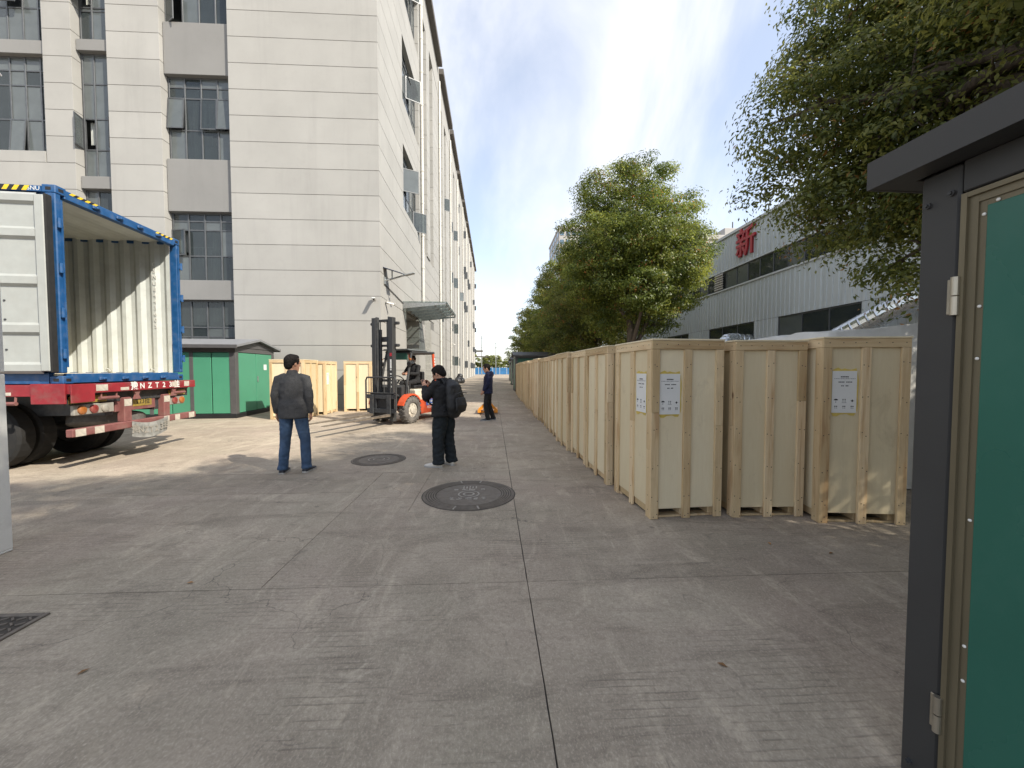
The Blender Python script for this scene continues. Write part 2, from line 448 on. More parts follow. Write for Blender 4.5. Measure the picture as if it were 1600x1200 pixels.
MT['dryleaf'] = mat('dry_leaf', (0.30, 0.15, 0.05), 0.7, orand=0.4)
MT['trash'] = mat('dark_rubbish_bag', (0.03, 0.03, 0.032), 0.4, var=0.4)
MT['cable'] = mat('black_cable', (0.02, 0.02, 0.02), 0.6)
MT['canvas'] = mat('grey_guard_roof', (0.085, 0.09, 0.085), 0.7, var=0.2)
MT['visor'] = mat('green_visor', (0.02, 0.09, 0.06), 0.4)
MT['reflyellow'] = mat('lime_vest', (0.55, 0.62, 0.06), 0.7)

# ------------------------------------------------------------------ mesh helpers
class MB:
    """collects shapes into one mesh"""
    def __init__(self):
        self.v = []
        self.f = []
        self.m = []

    def add(self, vs, fs, M=None, mi=0):
        o = len(self.v)
        for p in vs:
            p = Vector(p)
            if M is not None:
                p = M @ p
            self.v.append((p.x, p.y, p.z))
        for q in fs:
            self.f.append(tuple(i + o for i in q))
            self.m.append(mi)
        return self

    def box(self, c, s, b=0.0, M=None, mi=0):
        x, y, z = s[0] / 2, s[1] / 2, s[2] / 2
        if b <= 0:
            vs = [(c[0] + i * x, c[1] + j * y, c[2] + k * z) for k in (-1, 1) for j in (-1, 1) for i in (-1, 1)]
            fs = [(0, 2, 3, 1), (4, 5, 7, 6), (0, 1, 5, 4), (2, 6, 7, 3), (0, 4, 6, 2), (1, 3, 7, 5)]
            return self.add(vs, fs, M, mi)
        b = min(b, x * 0.8, y * 0.8, z * 0.8)
        vs, idx = [], {}
        for k in (-1, 1):
            for j in (-1, 1):
                for i in (-1, 1):
                    for a in range(3):
                        d = [x - b, y - b, z - b]
                        d[a] += b
                        idx[(i, j, k, a)] = len(vs)
                        vs.append((c[0] + i * d[0], c[1] + j * d[1], c[2] + k * d[2]))
        g = lambda i, j, k, a: idx[(i, j, k, a)]
        fs = []
        for s_ in (-1, 1):
            q = [g(s_, -1, -1, 0), g(s_, 1, -1, 0), g(s_, 1, 1, 0), g(s_, -1, 1, 0)]
            fs.append(tuple(q if s_ > 0 else q[::-1]))
            q = [g(-1, s_, -1, 1), g(-1, s_, 1, 1), g(1, s_, 1, 1), g(1, s_, -1, 1)]
            fs.append(tuple(q if s_ > 0 else q[::-1]))
            q = [g(-1, -1, s_, 2), g(1, -1, s_, 2), g(1, 1, s_, 2), g(-1, 1, s_, 2)]
            fs.append(tuple(q if s_ > 0 else q[::-1]))
        for p in (-1, 1):
            for q in (-1, 1):
                fs.append((g(p, q, -1, 0), g(p, q, 1, 0), g(p, q, 1, 1), g(p, q, -1, 1)))
                fs.append((g(p, -1, q, 0), g(p, 1, q, 0), g(p, 1, q, 2), g(p, -1, q, 2)))
                fs.append((g(-1, p, q, 1), g(1, p, q, 1), g(1, p, q, 2), g(-1, p, q, 2)))
        for k in (-1, 1):
            for j in (-1, 1):
                for i in (-1, 1):
                    fs.append((g(i, j, k, 0), g(i, j, k, 1), g(i, j, k, 2)))
        return self.add(vs, fs, M, mi)

    def span(self, x0, x1, y0, y1, z0, z1, b=0.0, M=None, mi=0):
        return self.box(((x0 + x1) / 2, (y0 + y1) / 2, (z0 + z1) / 2), (abs(x1 - x0), abs(y1 - y0), abs(z1 - z0)), b, M, mi)

    def prism(self, poly, a, b, axis='y', M=None, mi=0):
        """poly in the plane normal to axis, extruded from a to b"""
        def P(p, t):
            return {'x': (t, p[0], p[1]), 'y': (p[0], t, p[1]), 'z': (p[0], p[1], t)}[axis]
        n = len(poly)
        vs = [P(p, a) for p in poly] + [P(p, b) for p in poly]
        fs = [tuple(range(n)), tuple(range(2 * n - 1, n - 1, -1))]
        fs += [(i, i + n, (i + 1) % n + n, (i + 1) % n) for i in range(n)]
        return self.add(vs, fs, M, mi)

    def loft(self, rings, cap=True, mi=0, M=None):
        n = len(rings[0])
        vs = [p for r in rings for p in r]
        fs = []
        for k in range(len(rings) - 1):
            for i in range(n):
                j = (i + 1) % n
                fs.append((k * n + i, k * n + j, (k + 1) * n + j, (k + 1) * n + i))
        if cap:
            fs.append(tuple(range(n - 1, -1, -1)))
            fs.append(tuple(range((len(rings) - 1) * n, len(rings) * n)))
        return self.add(vs, fs, M, mi)

    def tube(self, pts, rad, n=8, wide=None, cap=True, mi=0, rounded=False, M=None):
        """tube along pts; rad: number, list of numbers or list of (ru, rv)"""
        pts = [Vector(p) for p in pts]
        k = len(pts)
        if not isinstance(rad, (list, tuple)):
            rad = [rad] * k
        rad = [(r, r) if not isinstance(r, (tuple, list)) else tuple(r) for r in rad]
        tan = []
        for i in range(k):
            t = pts[min(i + 1, k - 1)] - pts[max(i - 1, 0)]
            tan.append(t.normalized())
        if rounded:
            e0, e1 = tan[0], tan[-1]
            m0, m1 = min(rad[0]), min(rad[-1])
            pts = [pts[0] - e0 * m0 * 0.85, pts[0] - e0 * m0 * 0.5] + pts + [pts[-1] + e1 * m1 * 0.5, pts[-1] + e1 * m1 * 0.85]
            sc = lambda r, s: (r[0] * s, r[1] * s)
            rad = [sc(rad[0], 0.45), sc(rad[0], 0.85)] + list(rad) + [sc(rad[-1], 0.85), sc(rad[-1], 0.45)]
            tan = [e0, e0] + tan + [e1, e1]
        w = Vector(wide) if wide else (Vector((1, 0, 0)) if abs(tan[0].x) < 0.8 else Vector((0, 1, 0)))
        rings = []
        u = None
        for p, t, r in zip(pts, tan, rad):
            base = w if (wide or u is None) else u
            u = base - t * base.dot(t)
            if u.length < 1e-5:
                u = t.orthogonal()
            u.normalize()
            v = t.cross(u)
            rings.append([p + u * (r[0] * math.cos(a)) + v * (r[1] * math.sin(a)) for a in (2 * math.pi * i / n for i in range(n))])
        return self.loft(rings, cap, mi, M)

    def cyl(self, c, r, h, axis='z', n=20, mi=0, r2=None):
        d = {'x': Vector((1, 0, 0)), 'y': Vector((0, 1, 0)), 'z': Vector((0, 0, 1))}[axis] * (h / 2)
        c = Vector(c)
        return self.tube([c - d, c + d], [r, r if r2 is None else r2], n, mi=mi)

    def ball(self, c, r, n=12, m=8, mi=0, M=None):
        if not isinstance(r, (tuple, list)):
            r = (r, r, r)
        rings = []
        for k in range(1, m):
            a = math.pi * k / m
            rings.append([(c[0] + r[0] * math.sin(a) * math.cos(t), c[1] + r[1] * math.sin(a) * math.sin(t), c[2] - r[2] * math.cos(a))
                          for t in (2 * math.pi * i / n for i in range(n))])
        return self.loft(rings, True, mi, M)

    def mesh(self, name, smooth=False):
        me = bpy.data.meshes.new(name)
        me.from_pydata(self.v, [], self.f)
        if any(self.m):
            me.polygons.foreach_set('material_index', self.m)
        if smooth:
            me.polygons.foreach_set('use_smooth', [True] * len(me.polygons))
        me.update()
        return me

    def build(self, name, mats, parent=None, loc=(0, 0, 0), rot=(0, 0, 0), smooth=False):
        me = self.mesh(name, smooth)
        for m in (mats if isinstance(mats, (list, tuple)) else [mats]):
            me.materials.append(MT[m])
        return piece(name, me, parent, loc, rot)

def piece(name, me, parent=None, loc=(0, 0, 0), rot=(0, 0, 0), scale=(1, 1, 1)):
    o = bpy.data.objects.new(name, me)
    COL.objects.link(o)
    if parent is not None:
        o.parent = parent
    o.location = loc
    o.rotation_euler = rot
    o.scale = scale
    return o

_cache = {}
def cbox_mesh(name, s, m, b=0.004):
    """bevelled box mesh centred on its origin, shared between alike pieces"""
    key = (name, tuple(round(x, 3) for x in s), m, b)
    if key not in _cache:
        me = MB().box((0, 0, 0), s, b).mesh(name)
        me.materials.append(MT[m])
        _cache[key] = me
    return _cache[key]

def cbox(name, s, m, parent, loc, rot=(0, 0, 0), b=0.004):
    return piece(name, cbox_mesh(name, s, m, b), parent, loc, rot)

def thing(name, label, cat, loc=(0, 0, 0), rotz=0.0, group=None):
    o = bpy.data.objects.new(name, None)
    o.empty_display_size = 0.2
    COL.objects.link(o)
    o.location = loc
    o.rotation_euler = (0, 0, rotz)
    return tag(o, label, cat, group)

def tag(o, label=None, cat=None, group=None, kind=None):
    if label:
        o['label'] = label
    if cat:
        o['category'] = cat
    if group:
        o['group'] = group
    if kind:
        o['kind'] = kind
    return o

def copy_tree(o, parent=None):
    c = o.copy()
    COL.objects.link(c)
    c.parent = parent
    for ch in list(o.children):
        copy_tree(ch, c)
    return c

def evaluated(o):
    """mesh of an object with its modifiers applied, worked out in a small scene of its own"""
    sc = bpy.data.scenes.new('workbench')
    sc.collection.objects.link(o)
    with bpy.context.temp_override(scene=sc, view_layer=sc.view_layers[0]):
        dg = bpy.context.evaluated_depsgraph_get()
        me = bpy.data.meshes.new_from_object(o.evaluated_get(dg))
    bpy.data.objects.remove(o)
    bpy.data.scenes.remove(sc)
    return me

def text_mesh(s, size, m, extrude=0.0015, bold=0.0):
    key = ('text', s, size, m, extrude, bold)
    if key not in _cache:
        cu = bpy.data.curves.new('lettering', 'FONT')
        cu.body = s
        cu.size = size
        cu.align_x = 'CENTER'
        cu.align_y = 'CENTER'
        cu.extrude = extrude
        cu.offset = bold
        cu.resolution_u = 3
        o = bpy.data.objects.new('lettering', cu)
        me = evaluated(o)
        me.name = 'lettering'
        me.materials.clear()
        me.materials.append(MT[m])
        _cache[key] = me
    return _cache[key]

def lettering(s, size, m, parent, loc, rot, extrude=0.0015, bold=0.0, scale=(1, 1, 1)):
    return piece('lettering', text_mesh(s, size, m, extrude, bold), parent, loc, rot, scale)

FACE_MY = (R(90), 0, 0)            # reads from -Y
FACE_PX = (R(90), 0, R(90))        # reads from +X
FACE_MX = (R(90), 0, R(-90))       # reads from -X

def remesh(mb, voxel, smooth=4, wrinkle=0.0, wscale=9.0, zst=1.0, seed=0.0):
    """fuse overlapping shapes into one continuous skin"""
    me0 = mb.mesh('raw')
    o = bpy.data.objects.new('raw', me0)
    md = o.modifiers.new('r', 'REMESH')
    md.mode = 'VOXEL'
    md.voxel_size = voxel
    md.use_smooth_shade = True
    if smooth:
        ms = o.modifiers.new('s', 'SMOOTH')
        ms.iterations = smooth
        ms.factor = 0.5
    me = evaluated(o)
    if wrinkle:
        nv = len(me.vertices)
        co = np.empty(nv * 3, np.float32)
        no = np.empty(nv * 3, np.float32)
        me.vertices.foreach_get('co', co)
        me.vertex_normals.foreach_get('vector', no)
        co = co.reshape(-1, 3)
        off = np.empty(nv, np.float32)
        for i, c in enumerate(co.tolist()):
            p = Vector((c[0] * wscale + seed, c[1] * wscale, c[2] * wscale * zst))
            off[i] = 1 - abs(mnoise.noise(p) + 0.5 * mnoise.noise(p * 2.3)) * 2.2
        co = co + no.reshape(-1, 3) * (off * wrinkle)[:, None]
        me.vertices.foreach_set('co', co.astype(np.float32).ravel())
        me.update()
    me.polygons.foreach_set('use_smooth', [True] * len(me.polygons))
    return me

# ================================================================== THE SETTING
# ------------------------------------------------------------------ ground and slabs
gm = MB()
gm.add([(-600, -300, -0.03), (600, -300, -0.03), (600, 900, -0.03), (-600, 900, -0.03)], [(0, 1, 2, 3)])
ground = gm.build('ground', 'ground')
tag(ground, kind='structure')
jm = MB()
jm.add([(-24, -9, -0.018), (13.2, -9, -0.018), (13.2, 64, -0.018), (-24, 64, -0.018)], [(0, 1, 2, 3)])
jb = jm.build('joint_bed', 'joint', ground)

def slab(x0, x1, y0, y1, g=(0.003, 0.003, 0.003, 0.003)):
    sx, sy = (x1 - g[1]) - (x0 + g[0]), (y1 - g[3]) - (y0 + g[2])
    r = random.Random(x0 * 31 + y0 * 17)
    pts = []
    for ax_, ay_, bx_, by_ in ((-1, -1, 1, -1), (1, -1, 1, 1), (1, 1, -1, 1), (-1, 1, -1, -1)):
        n = 24
        for k in range(n):
            f = k / n
            j1 = r.uniform(-0.0022, 0.0005) if k else 0.0
            px_, py_ = (ax_ + (bx_ - ax_) * f) * sx / 2, (ay_ + (by_ - ay_) * f) * sy / 2
            if ay_ == by_:
                py_ += ay_ * j1
            else:
                px_ += ax_ * j1
            pts.append((px_, py_))
    me = MB().prism(pts[::-1], 0.0, -0.04, 'z').mesh('concrete_slab')
    me.materials.append(MT['ground'])
    return piece('concrete_slab', me, ground, ((x0 + g[0] + x1 - g[1]) / 2, (y0 + g[2] + y1 - g[3]) / 2, rng.uniform(-0.0012, 0.0012)))

XL = [-22, -17.6, -13.3, -9.1, -4.9, 0.25, 4.4, 8.6, 12.9]
YL = [-7.5, -3.9, -0.4, 2.75, 5.85, 9.6] + [13.4 + 3.8 * i for i in range(14)]
for i in range(len(XL) - 1):
    for j in range(len(YL) - 1):
        x0, x1, y0, y1 = XL[i], XL[i + 1], YL[j], YL[j + 1]
        if y0 > 17 and x1 < -4.6:
            continue
        gx0 = 0.0027 if abs(x0 - 0.25) < 0.01 else 0.0014
        gx1 = 0.0027 if abs(x1 - 0.25) < 0.01 else 0.0022
        gy0 = 0.003 if y0 == 2.75 else 0.002
        gy1 = 0.003 if y1 == 2.75 else 0.002
        if x0 == -4.9 and y0 == 2.75:
            slab(x0, -1.65, y0, 4.9, (gx0, 0.0012, gy0, 0.0012))
            slab(x0, -1.65, 4.9, y1, (gx0, 0.0012, 0.0015, gy1))
            slab(-1.65, 0.25, y0, 4.18, (0.0012, 0.0027, gy0, 0.0012))
            slab(-1.65, -0.93, 4.18, y1, (0.0012, 0.0015, 0.0015, 0.002))
            slab(-0.93, 0.25, 4.18, y1, (0.0015, 0.0035, 0.0015, 0.002))
        else:
            slab(x0, x1, y0, y1, (gx0, gx1, gy0, gy1))

# ------------------------------------------------------------------ factory building on the left
fac = thing('factory_building', 'tall pale factory block with grooved walls and tall grey windows', 'building', (-4.5, 15.8, 0))
FX, FY = -4.5, 15.8
JZ = [0.55 + 0.99 * k for k in range(28)]

def courses(z0, z1, g=0.008):
    zs = [z0] + [z for z in JZ if z0 + 0.12 < z < z1 - 0.12] + [z1]
    return [(a + (g if a in JZ else 0), b - (g if b in JZ else 0)) for a, b in zip(zs[:-1], zs[1:])]

def fbox(name, m, x0, x1, y0, y1, z0, z1, b=0.004):
    """box in world coordinates, child of the factory"""
    return cbox(name, (x1 - x0, y1 - y0, z1 - z0), m, fac, ((x0 + x1) / 2 - FX, (y0 + y1) / 2 - FY, (z0 + z1) / 2), b=b)

TOP = 27.0
# front face: main block, two piers, the left field below and beside the left window
for z0, z1 in courses(0, TOP):
    fbox('wall_panel', 'wall', -10.2, -4.5, FY, FY + 0.34, z0, z1)
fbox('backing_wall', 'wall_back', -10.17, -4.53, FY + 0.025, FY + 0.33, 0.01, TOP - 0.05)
for px0, px1 in ((-14.65, -12.72), (-16.95, -15.92)):
    for z0, z1 in courses(0, TOP):
        if px0 < -16 and z0 < 9.3:
            continue
        fbox('wall_panel', 'wall', px0, px1, FY, FY + 0.34, z0, z1)
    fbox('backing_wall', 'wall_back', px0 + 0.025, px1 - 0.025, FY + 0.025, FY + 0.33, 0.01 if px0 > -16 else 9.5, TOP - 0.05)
zl = [z for z in JZ if z < 9.6]
for z0, z1 in courses(0, 9.45):
    fbox('wall_panel', 'wall', -24, -15.92, FY, FY + 0.34, z0, z1)
fbox('backing_wall', 'wall_back', -24, -15.95, FY + 0.025, FY + 0.33, 0.01, 9.4)
fbox('wall_panel', 'wall', -24, -17.0, FY, FY + 0.34, 9.466, 9.88)
# spandrels in the recessed bays
for x0, x1, zs in ((-12.7, -10.2, ((13.02, 14.98), (7.78, 9.8), (4.33, 5.1), (18.3, 20.3), (23.6, 27))),
                   (-15.9, -14.67, ((13.78, 14.2), (8.58, 9.05), (18.6, 19.0), (23.7, 27), (3.4, 3.9))),
                   (-24, -16.97, ((13.58, 14.08), (18.5, 19.0), (23.7, 27)))):
    for z0, z1 in zs:
        fbox('spandrel_panel', 'spandrel', x0 + 0.005, x1 - 0.005, FY + 0.15, FY + 0.42, z0, z1, 0.01)
fbox('light_block_core', 'room', -24, -5.9, FY + 1.5, 98, 0.05, TOP - 0.1)  # solid dark box added behind the windows to block light
fbox('roof_slab', 'eave', -24, -4.6, FY + 0.1, 98.6, TOP, TOP + 0.25)

def window(par, loc, rotz, w, h, cols, rows, bar=0.055, dep=0.07, sashes=(), glassmix=0.35, curtains=0.3, seed=1):
    """part window of local width x (0..w), height z (0..h), outside towards local -y"""
    r = random.Random(seed)
    mb = MB()
    xs = [w * c for c in cols]
    zs = [h * c for c in rows]
    for x in xs:
        mb.box((min(max(x, bar / 2), w - bar / 2), 0, h / 2), (bar, dep, h), 0.004)
    for z in zs:
        mb.box((w / 2, 0.003, min(max(z, bar / 2), h - bar / 2)), (w - 0.004, dep - 0.014, bar), 0.004)
    win = mb.build('window', 'frame', par, loc, (0, 0, rotz))
    for i in range(len(xs) - 1):
        for j in range(len(zs) - 1):
            pw, ph = xs[i + 1] - xs[i] - bar * 0.9, zs[j + 1] - zs[j] - bar * 0.9
            cx, cz = (xs[i] + xs[i + 1]) / 2, (zs[j] + zs[j + 1]) / 2
            op = [s for s in sashes if s[0] == i and s[1] == j]
            g = 'glass_d' if r.random() < glassmix else 'glass'
            if not op:
                cbox('pane', (pw, 0.008, ph), g, win, (cx, r.uniform(-0.004, 0.004), cz), (r.uniform(-0.006, 0.006), 0, r.uniform(-0.008, 0.008)), 0.001)
            else:
                ang, kind = op[0][2], op[0][3]
                s = MB()
                t = 0.045
                ww, hh = pw + 0.05, ph + 0.05
                if kind == 'side':      # hinged on its left edge
                    s.span(0, ww, -0.03, 0, 0, t); s.span(0, ww, -0.03, 0, hh - t, hh)
                    s.span(0, t, -0.03, 0, t, hh - t); s.span(ww - t, ww, -0.03, 0, t, hh - t)
                    s.span(t, ww - t, -0.018, -0.012, t, hh - t, mi=1)
                    s.build('sash', ['frame', g], win, (cx - ww / 2, -0.04, cz - hh / 2), (0, 0, -ang))
                elif kind == 'sider':
                    s.span(-ww, 0, -0.03, 0, 0, t); s.span(-ww, 0, -0.03, 0, hh - t, hh)
                    s.span(-ww, -ww + t, -0.03, 0, t, hh - t); s.span(-t, 0, -0.03, 0, t, hh - t)
                    s.span(-ww + t, -t, -0.018, -0.012, t, hh - t, mi=1)
                    s.build('sash', ['frame', g], win, (cx + ww / 2, -0.04, cz - hh / 2), (0, 0, ang))
                else:                   # hung on its top edge
                    s.span(0, ww, -0.03, 0, -t, 0); s.span(0, ww, -0.03, 0, -hh, -hh + t)
                    s.span(0, t, -0.03, 0, -hh + t, -t); s.span(ww - t, ww, -0.03, 0, -hh + t, -t)
                    s.span(t, ww - t, -0.018, -0.012, -hh + t, -t, mi=1)
                    s.build('sash', ['frame', g], win, (cx - ww / 2, -0.04, cz + hh / 2), (-ang, 0, 0))
            if curtains and r.random() < curtains:
                c = MB()
                n = 9
                cw, ch = pw * r.uniform(0.5, 1.0), ph * r.uniform(0.75, 1.0)
                pts = [(-cw / 2 + cw * k / n, 0.02 * math.sin(k * 2.3)) for k in range(n + 1)]
                c.add([(p[0], p[1], -ch / 2) for p in pts] + [(p[0], p[1], ch / 2) for p in pts],
                      [(k, k + 1, k + n + 2, k + n + 1) for k in range(n)])
                c.build('curtain', 'curtain', win, (cx + r.uniform(-0.1, 0.1), 0.18, cz + (ph - ch) / 2))
    return win

q = [0, .25, .5, .75, 1]
WY = FY + 0.36 - FY
rowC = [0, .35, .37, .745, .87, 1]
rC = [0, .37, .75, .88, 1]
def fw(x0, x1, z0, z1, cols, rows, **k):
    window(fac, (x0 - FX, WY, z0), 0, x1 - x0, z1 - z0, cols, rows, **k)
fw(-12.7, -10.22, 14.98, 18.3, q, rC, sashes=((0, 0, R(30), 'side'),), seed=2, curtains=0.3)
fw(-12.7, -10.22, 9.8, 13.02, q, rC, sashes=((0, 1, R(5), 'top'), (2, 1, R(3), 'top'), (3, 1, R(5), 'top')), seed=3, curtains=0.45)
fw(-12.7, -10.22, 5.1, 7.78, q, rC, sashes=((0, 1, R(14), 'side'),), seed=4, curtains=0.4)
fw(-12.7, -10.22, 0.5, 4.33, q, [0, .35, .62, .72, 1], seed=5, curtains=0.4)
qB = [0, .37, .82, 1]
fw(-15.9, -14.68, 14.2, 18.6, qB, [0, .27, .30, .6, 1], sashes=((0, 2, R(12), 'top'),), seed=6, curtains=0.6, glassmix=0.6)
fw(-15.9, -14.68, 9.05, 13.78, qB, [0, .23, .48, .76, 1], sashes=((0, 1, R(75), 'side'), (2, 1, R(50), 'sider')), seed=7, curtains=0.35, glassmix=0.7)
fw(-15.9, -14.68, 3.9, 8.58, qB, [0, .23, .48, .76, 1], seed=8, curtains=0.4, glassmix=0.6)
qA = [0, .12, .25, .37, .5, .63, .70, .78, .86, .94, 1]
fw(-24, -16.98, 14.08, 18.5, qA, [0, .30, .50, .75, 1], sashes=((7, 1, R(14), 'top'),), seed=9, curtains=0.5, glassmix=0.8)
fw(-24, -16.98, 9.88, 13.58, qA, [0, .36, .71, .86, 1], sashes=((7, 0, R(5), 'top'),), seed=10, curtains=0.3, glassmix=0.8)
# white safety rails seen behind the glass of the right window bay
for z0 in (10.7, 5.75):
    rl = MB()
    for k in range(15):
        rl.box((-12.6 + k * 0.165, 0, z0 + 0.42), (0.02, 0.02, 0.8))
    rl.box((-11.45, 0, z0 + 0.84), (2.36, 0.03, 0.03))
    rl.build('safety_rail', 'white', fac, (-FX, 0.85, 0))

# right face towards the lane
def rbox(name, m, y0, y1, z0, z1, d=0.25, out=0.0, b=0.004):
    return fbox(name, m, FX - d, FX + out, y0, y1, z0, z1, b)
WINZ = [(9.8, 12.95), (15.15, 18.3), (20.5, 23.65)]
E0 = FY + 0.345
for z0, z1 in courses(0, TOP):
    rbox('wall_panel', 'wall', E0, 20.0, z0, z1)
    rbox('wall_panel', 'wall', 24.3, 24.95, z0, z1)
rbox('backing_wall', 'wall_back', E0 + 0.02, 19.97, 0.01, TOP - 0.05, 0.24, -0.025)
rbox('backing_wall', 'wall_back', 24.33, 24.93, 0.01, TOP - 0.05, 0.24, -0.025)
for a, b in ((4.75, 9.8), (12.95, 15.15), (18.3, 20.5), (23.65, TOP)):
    for z0, z1 in courses(a, b):
        rbox('wall_panel', 'wall', 20.0, 24.3, z0, z1)
    rbox('backing_wall', 'wall_back', 20.02, 24.28, a + 0.02, b - 0.02, 0.24, -0.025)
for i, (a, b) in enumerate(WINZ):
    window(fac, (-0.26, 20.0 - FY, a), R(90), 4.3, b - a, [0, .2, .4, .6, .8, 1], [0, .37, .75, .88, 1],
           sashes=((0, 1, R(22), 'top'), (2, 1, R(60), 'side')) if i else ((1, 1, R(65), 'side'), (4, 0, R(55), 'side')), seed=20 + i, curtains=0.4)
# entrance recess below the canopy
for z0, z1 in courses(0, 4.75):
    rbox('wall_panel', 'wall', 23.9, 24.3, z0, z1, 1.1)
    rbox('wall_panel', 'wall', 20.0, 20.4, z0, z1, 1.1)
fbox('recess_back', 'wall', -5.75, -5.6, 20.4, 23.9, 0, 4.74)
fbox('door_leaf', 'frame', -5.6, -5.54, 21.2, 23.2, 0.02, 2.6)
fbox('recess_ceiling', 'wall', -5.6, -4.76, 20.4, 23.9, 4.6, 4.74)

BAYS = [24.95 + 8.2 * k for k in range(9)]
for k, ys in enumerate(BAYS):
    bot = 9.3 if k == 0 else 0.0
    piers = ((ys, ys + 0.45), (ys + 1.8, ys + 3.0), (ys + 5.0, ys + 8.2))
    slots = ((ys + 0.45, ys + 1.8), (ys + 3.0, ys + 5.0))
    for n, (a, b) in enumerate(piers):
        proud = 0.08 if n < 2 else 0.0
        if k < 2:
            for z0, z1 in courses(bot if n < 2 else 0, 24.2):
                rbox('wall_panel', 'wall', a + 0.003, b - 0.003, z0, z1, 0.35, proud)
            rbox('backing_wall', 'wall_back', a + 0.02, b - 0.02, 0.01 if k else 9.4, 24.1, 0.34, -0.03)
        else:
            rbox('wall_panel', 'wall', a + 0.003, b - 0.003, 0, 24.2, 0.35, proud)
    for a, b in slots:
        zz = bot
        fl = [w for w in ([(1.0, 3.9), (4.6, 7.7)] + WINZ) if w[0] > bot]
        for wz0, wz1 in fl:
            rbox('spandrel_panel', 'spandrel', a, b, zz, wz0, 0.62, -0.30)
            if k < 4:
                window(fac, (-0.38, a - FY, wz0), R(90), b - a, wz1 - wz0, [0, .5, 1], [0, .36, .72, 1],
                       sashes=((0, 1, R(60), 'side'),) if rng.random() < 0.3 else (), seed=40 + k * 10 + int(wz0), curtains=0.2)
            else:
                wn = MB().box((0, 0, 0), (0.05, b - a - 0.1, wz1 - wz0 - 0.1), 0.01).build('window', 'glass_d', fac, (-0.38, (a + b) / 2 - FY, (wz0 + wz1) / 2))
                fr = MB()
                fr.box((0.03, 0, 0), (0.05, 0.06, wz1 - wz0)); fr.box((0.03, 0, 0.3), (0.04, b - a, 0.06))
                fr.build('frame', 'frame', wn)
                if rng.random() < 0.35:
                    MB().box((0.45, 0, 0), (0.8, 0.05, 1.1), 0.01).build('sash', 'frame', wn, (0, (b - a) / 2 - 0.1, 0))
            zz = wz1
        rbox('spandrel_panel', 'spandrel', a, b, zz, 24.2, 0.62, -0.30)
    rbox('parapet_panel', 'wall', ys + 0.003, ys + 8.197, 24.205, TOP, 0.35, 0.02)
    # overhanging eave between the pilasters
    fbox('eave', 'eave', FX + 0.03, FX + 0.42, ys + 0.25, ys + 7.7, 26.35, 26.8)
    if True:
        p = MB()
        yy = ys - 0.2
        p.tube([(0.12, yy - FY, 0.2 if k else 5.0), (0.12, yy - FY, 25.4)], 0.085, 10)
        for zb in range(3 if k == 0 else 1, 13):
            p.cyl((0.12, yy - FY, zb * 2.0), 0.105, 0.10, 'z', 10)
        p.build('downpipe', 'pipe', fac)
for z0, z1 in courses(0, 9.3):
    a, b = BAYS[0], BAYS[0] + 5.0
    if z1 < 5.2:
        rbox('wall_panel', 'wall', a + 0.003, a + 1.0, z0, z1, 0.35)
        rbox('wall_panel', 'wall', a + 3.6, b - 0.003, z0, z1, 0.35)
    else:
        rbox('wall_panel', 'wall', a + 0.003, b - 0.003, max(z0, 5.12), z1, 0.35)
rbox('backing_wall', 'wall_back', BAYS[0] + 0.02, BAYS[0] + 0.98, 0.01, 9.25, 0.34, -0.03)
rbox('backing_wall', 'wall_back', BAYS[0] + 3.62, BAYS[0] + 8.1, 0.01, 9.25, 0.34, -0.03)
# roller shutter of single slats
for i in range(44):
    cbox('shutter_slat', (0.03, 2.6, 0.105), 'shutter', fac, (-0.06, BAYS[0] + 2.3 - FY, 0.06 + i * 0.115), (0, R(9), 0), 0.008)
# glazed canopy over the entrance
cz = 4.92
cn = MB()
for y in (19.6, 20.6, 21.6, 22.6, 23.6, 24.6):
    cn.prism([(0.0, cz - 0.30), (0.0, cz), (2.15, cz), (2.15, cz - 0.07)], y - FY - 0.03, y - FY + 0.03, 'y')
for x in (0.1, 0.8, 1.5, 2.12):
    cn.box((x, 22.1 - FY, cz + 0.02), (0.07, 5.06, 0.05))
canopy = cn.build('canopy', 'steel', fac)
for i in range(5):
    cbox('glass_sheet', (2.2, 0.98, 0.014), 'canopy_glass', canopy, (1.1, 20.1 + i - FY, cz + 0.06), b=0.002)
# gate canopies at the far end of the building
fbox('end_canopy', 'eave', FX + 0.02, FX + 2.0, 97.0, 98.4, 6.1, 6.5)
fbox('end_canopy', 'eave', FX + 0.02, FX + 3.4, 97.5, 98.3, 4.8, 5.05)
# electric conduit on the wall
cd = MB()
cd.tube([(0.03, 16.4 - FY, 5.1), (0.03, 20.2 - FY, 4.85), (0.03, 24.4 - FY, 4.5)], 0.018, 6)
cd.build('conduit', 'cable', fac)

# solar lamp and cameras on the corner of the factory
sl = thing('solar_lamp', 'solar wall lamp with flat panel on a bracket high on the corner wall', 'lamp', (-4.5, 16.35, 5.25))
m = MB()
m.tube([(0.0, 0, 0), (0.35, 0.1, 0.12), (0.95, 0.15, 0.32)], 0.035, 8)
m.box((0.03, 0, 0), (0.06, 0.16, 0.3), 0.01)
m.build('bracket', 'steel', sl)
MB().box((0, 0, 0), (0.95, 0.55, 0.04), 0.01).build('solar_panel', 'solar', sl, (0.3, 0.1, 0.46), (R(8), R(17), 0))
MB().box((0, 0, 0), (0.42, 0.2, 0.06), 0.02).build('lamp_head', 'steel', sl, (1.02, 0.15, 0.32), (0, R(-14), 0))
m = MB(); m.tube([(0.3, 0.1, 0.1), (0.3, 0.1, 0.45)], 0.025, 8); m.build('mast', 'steel', sl)

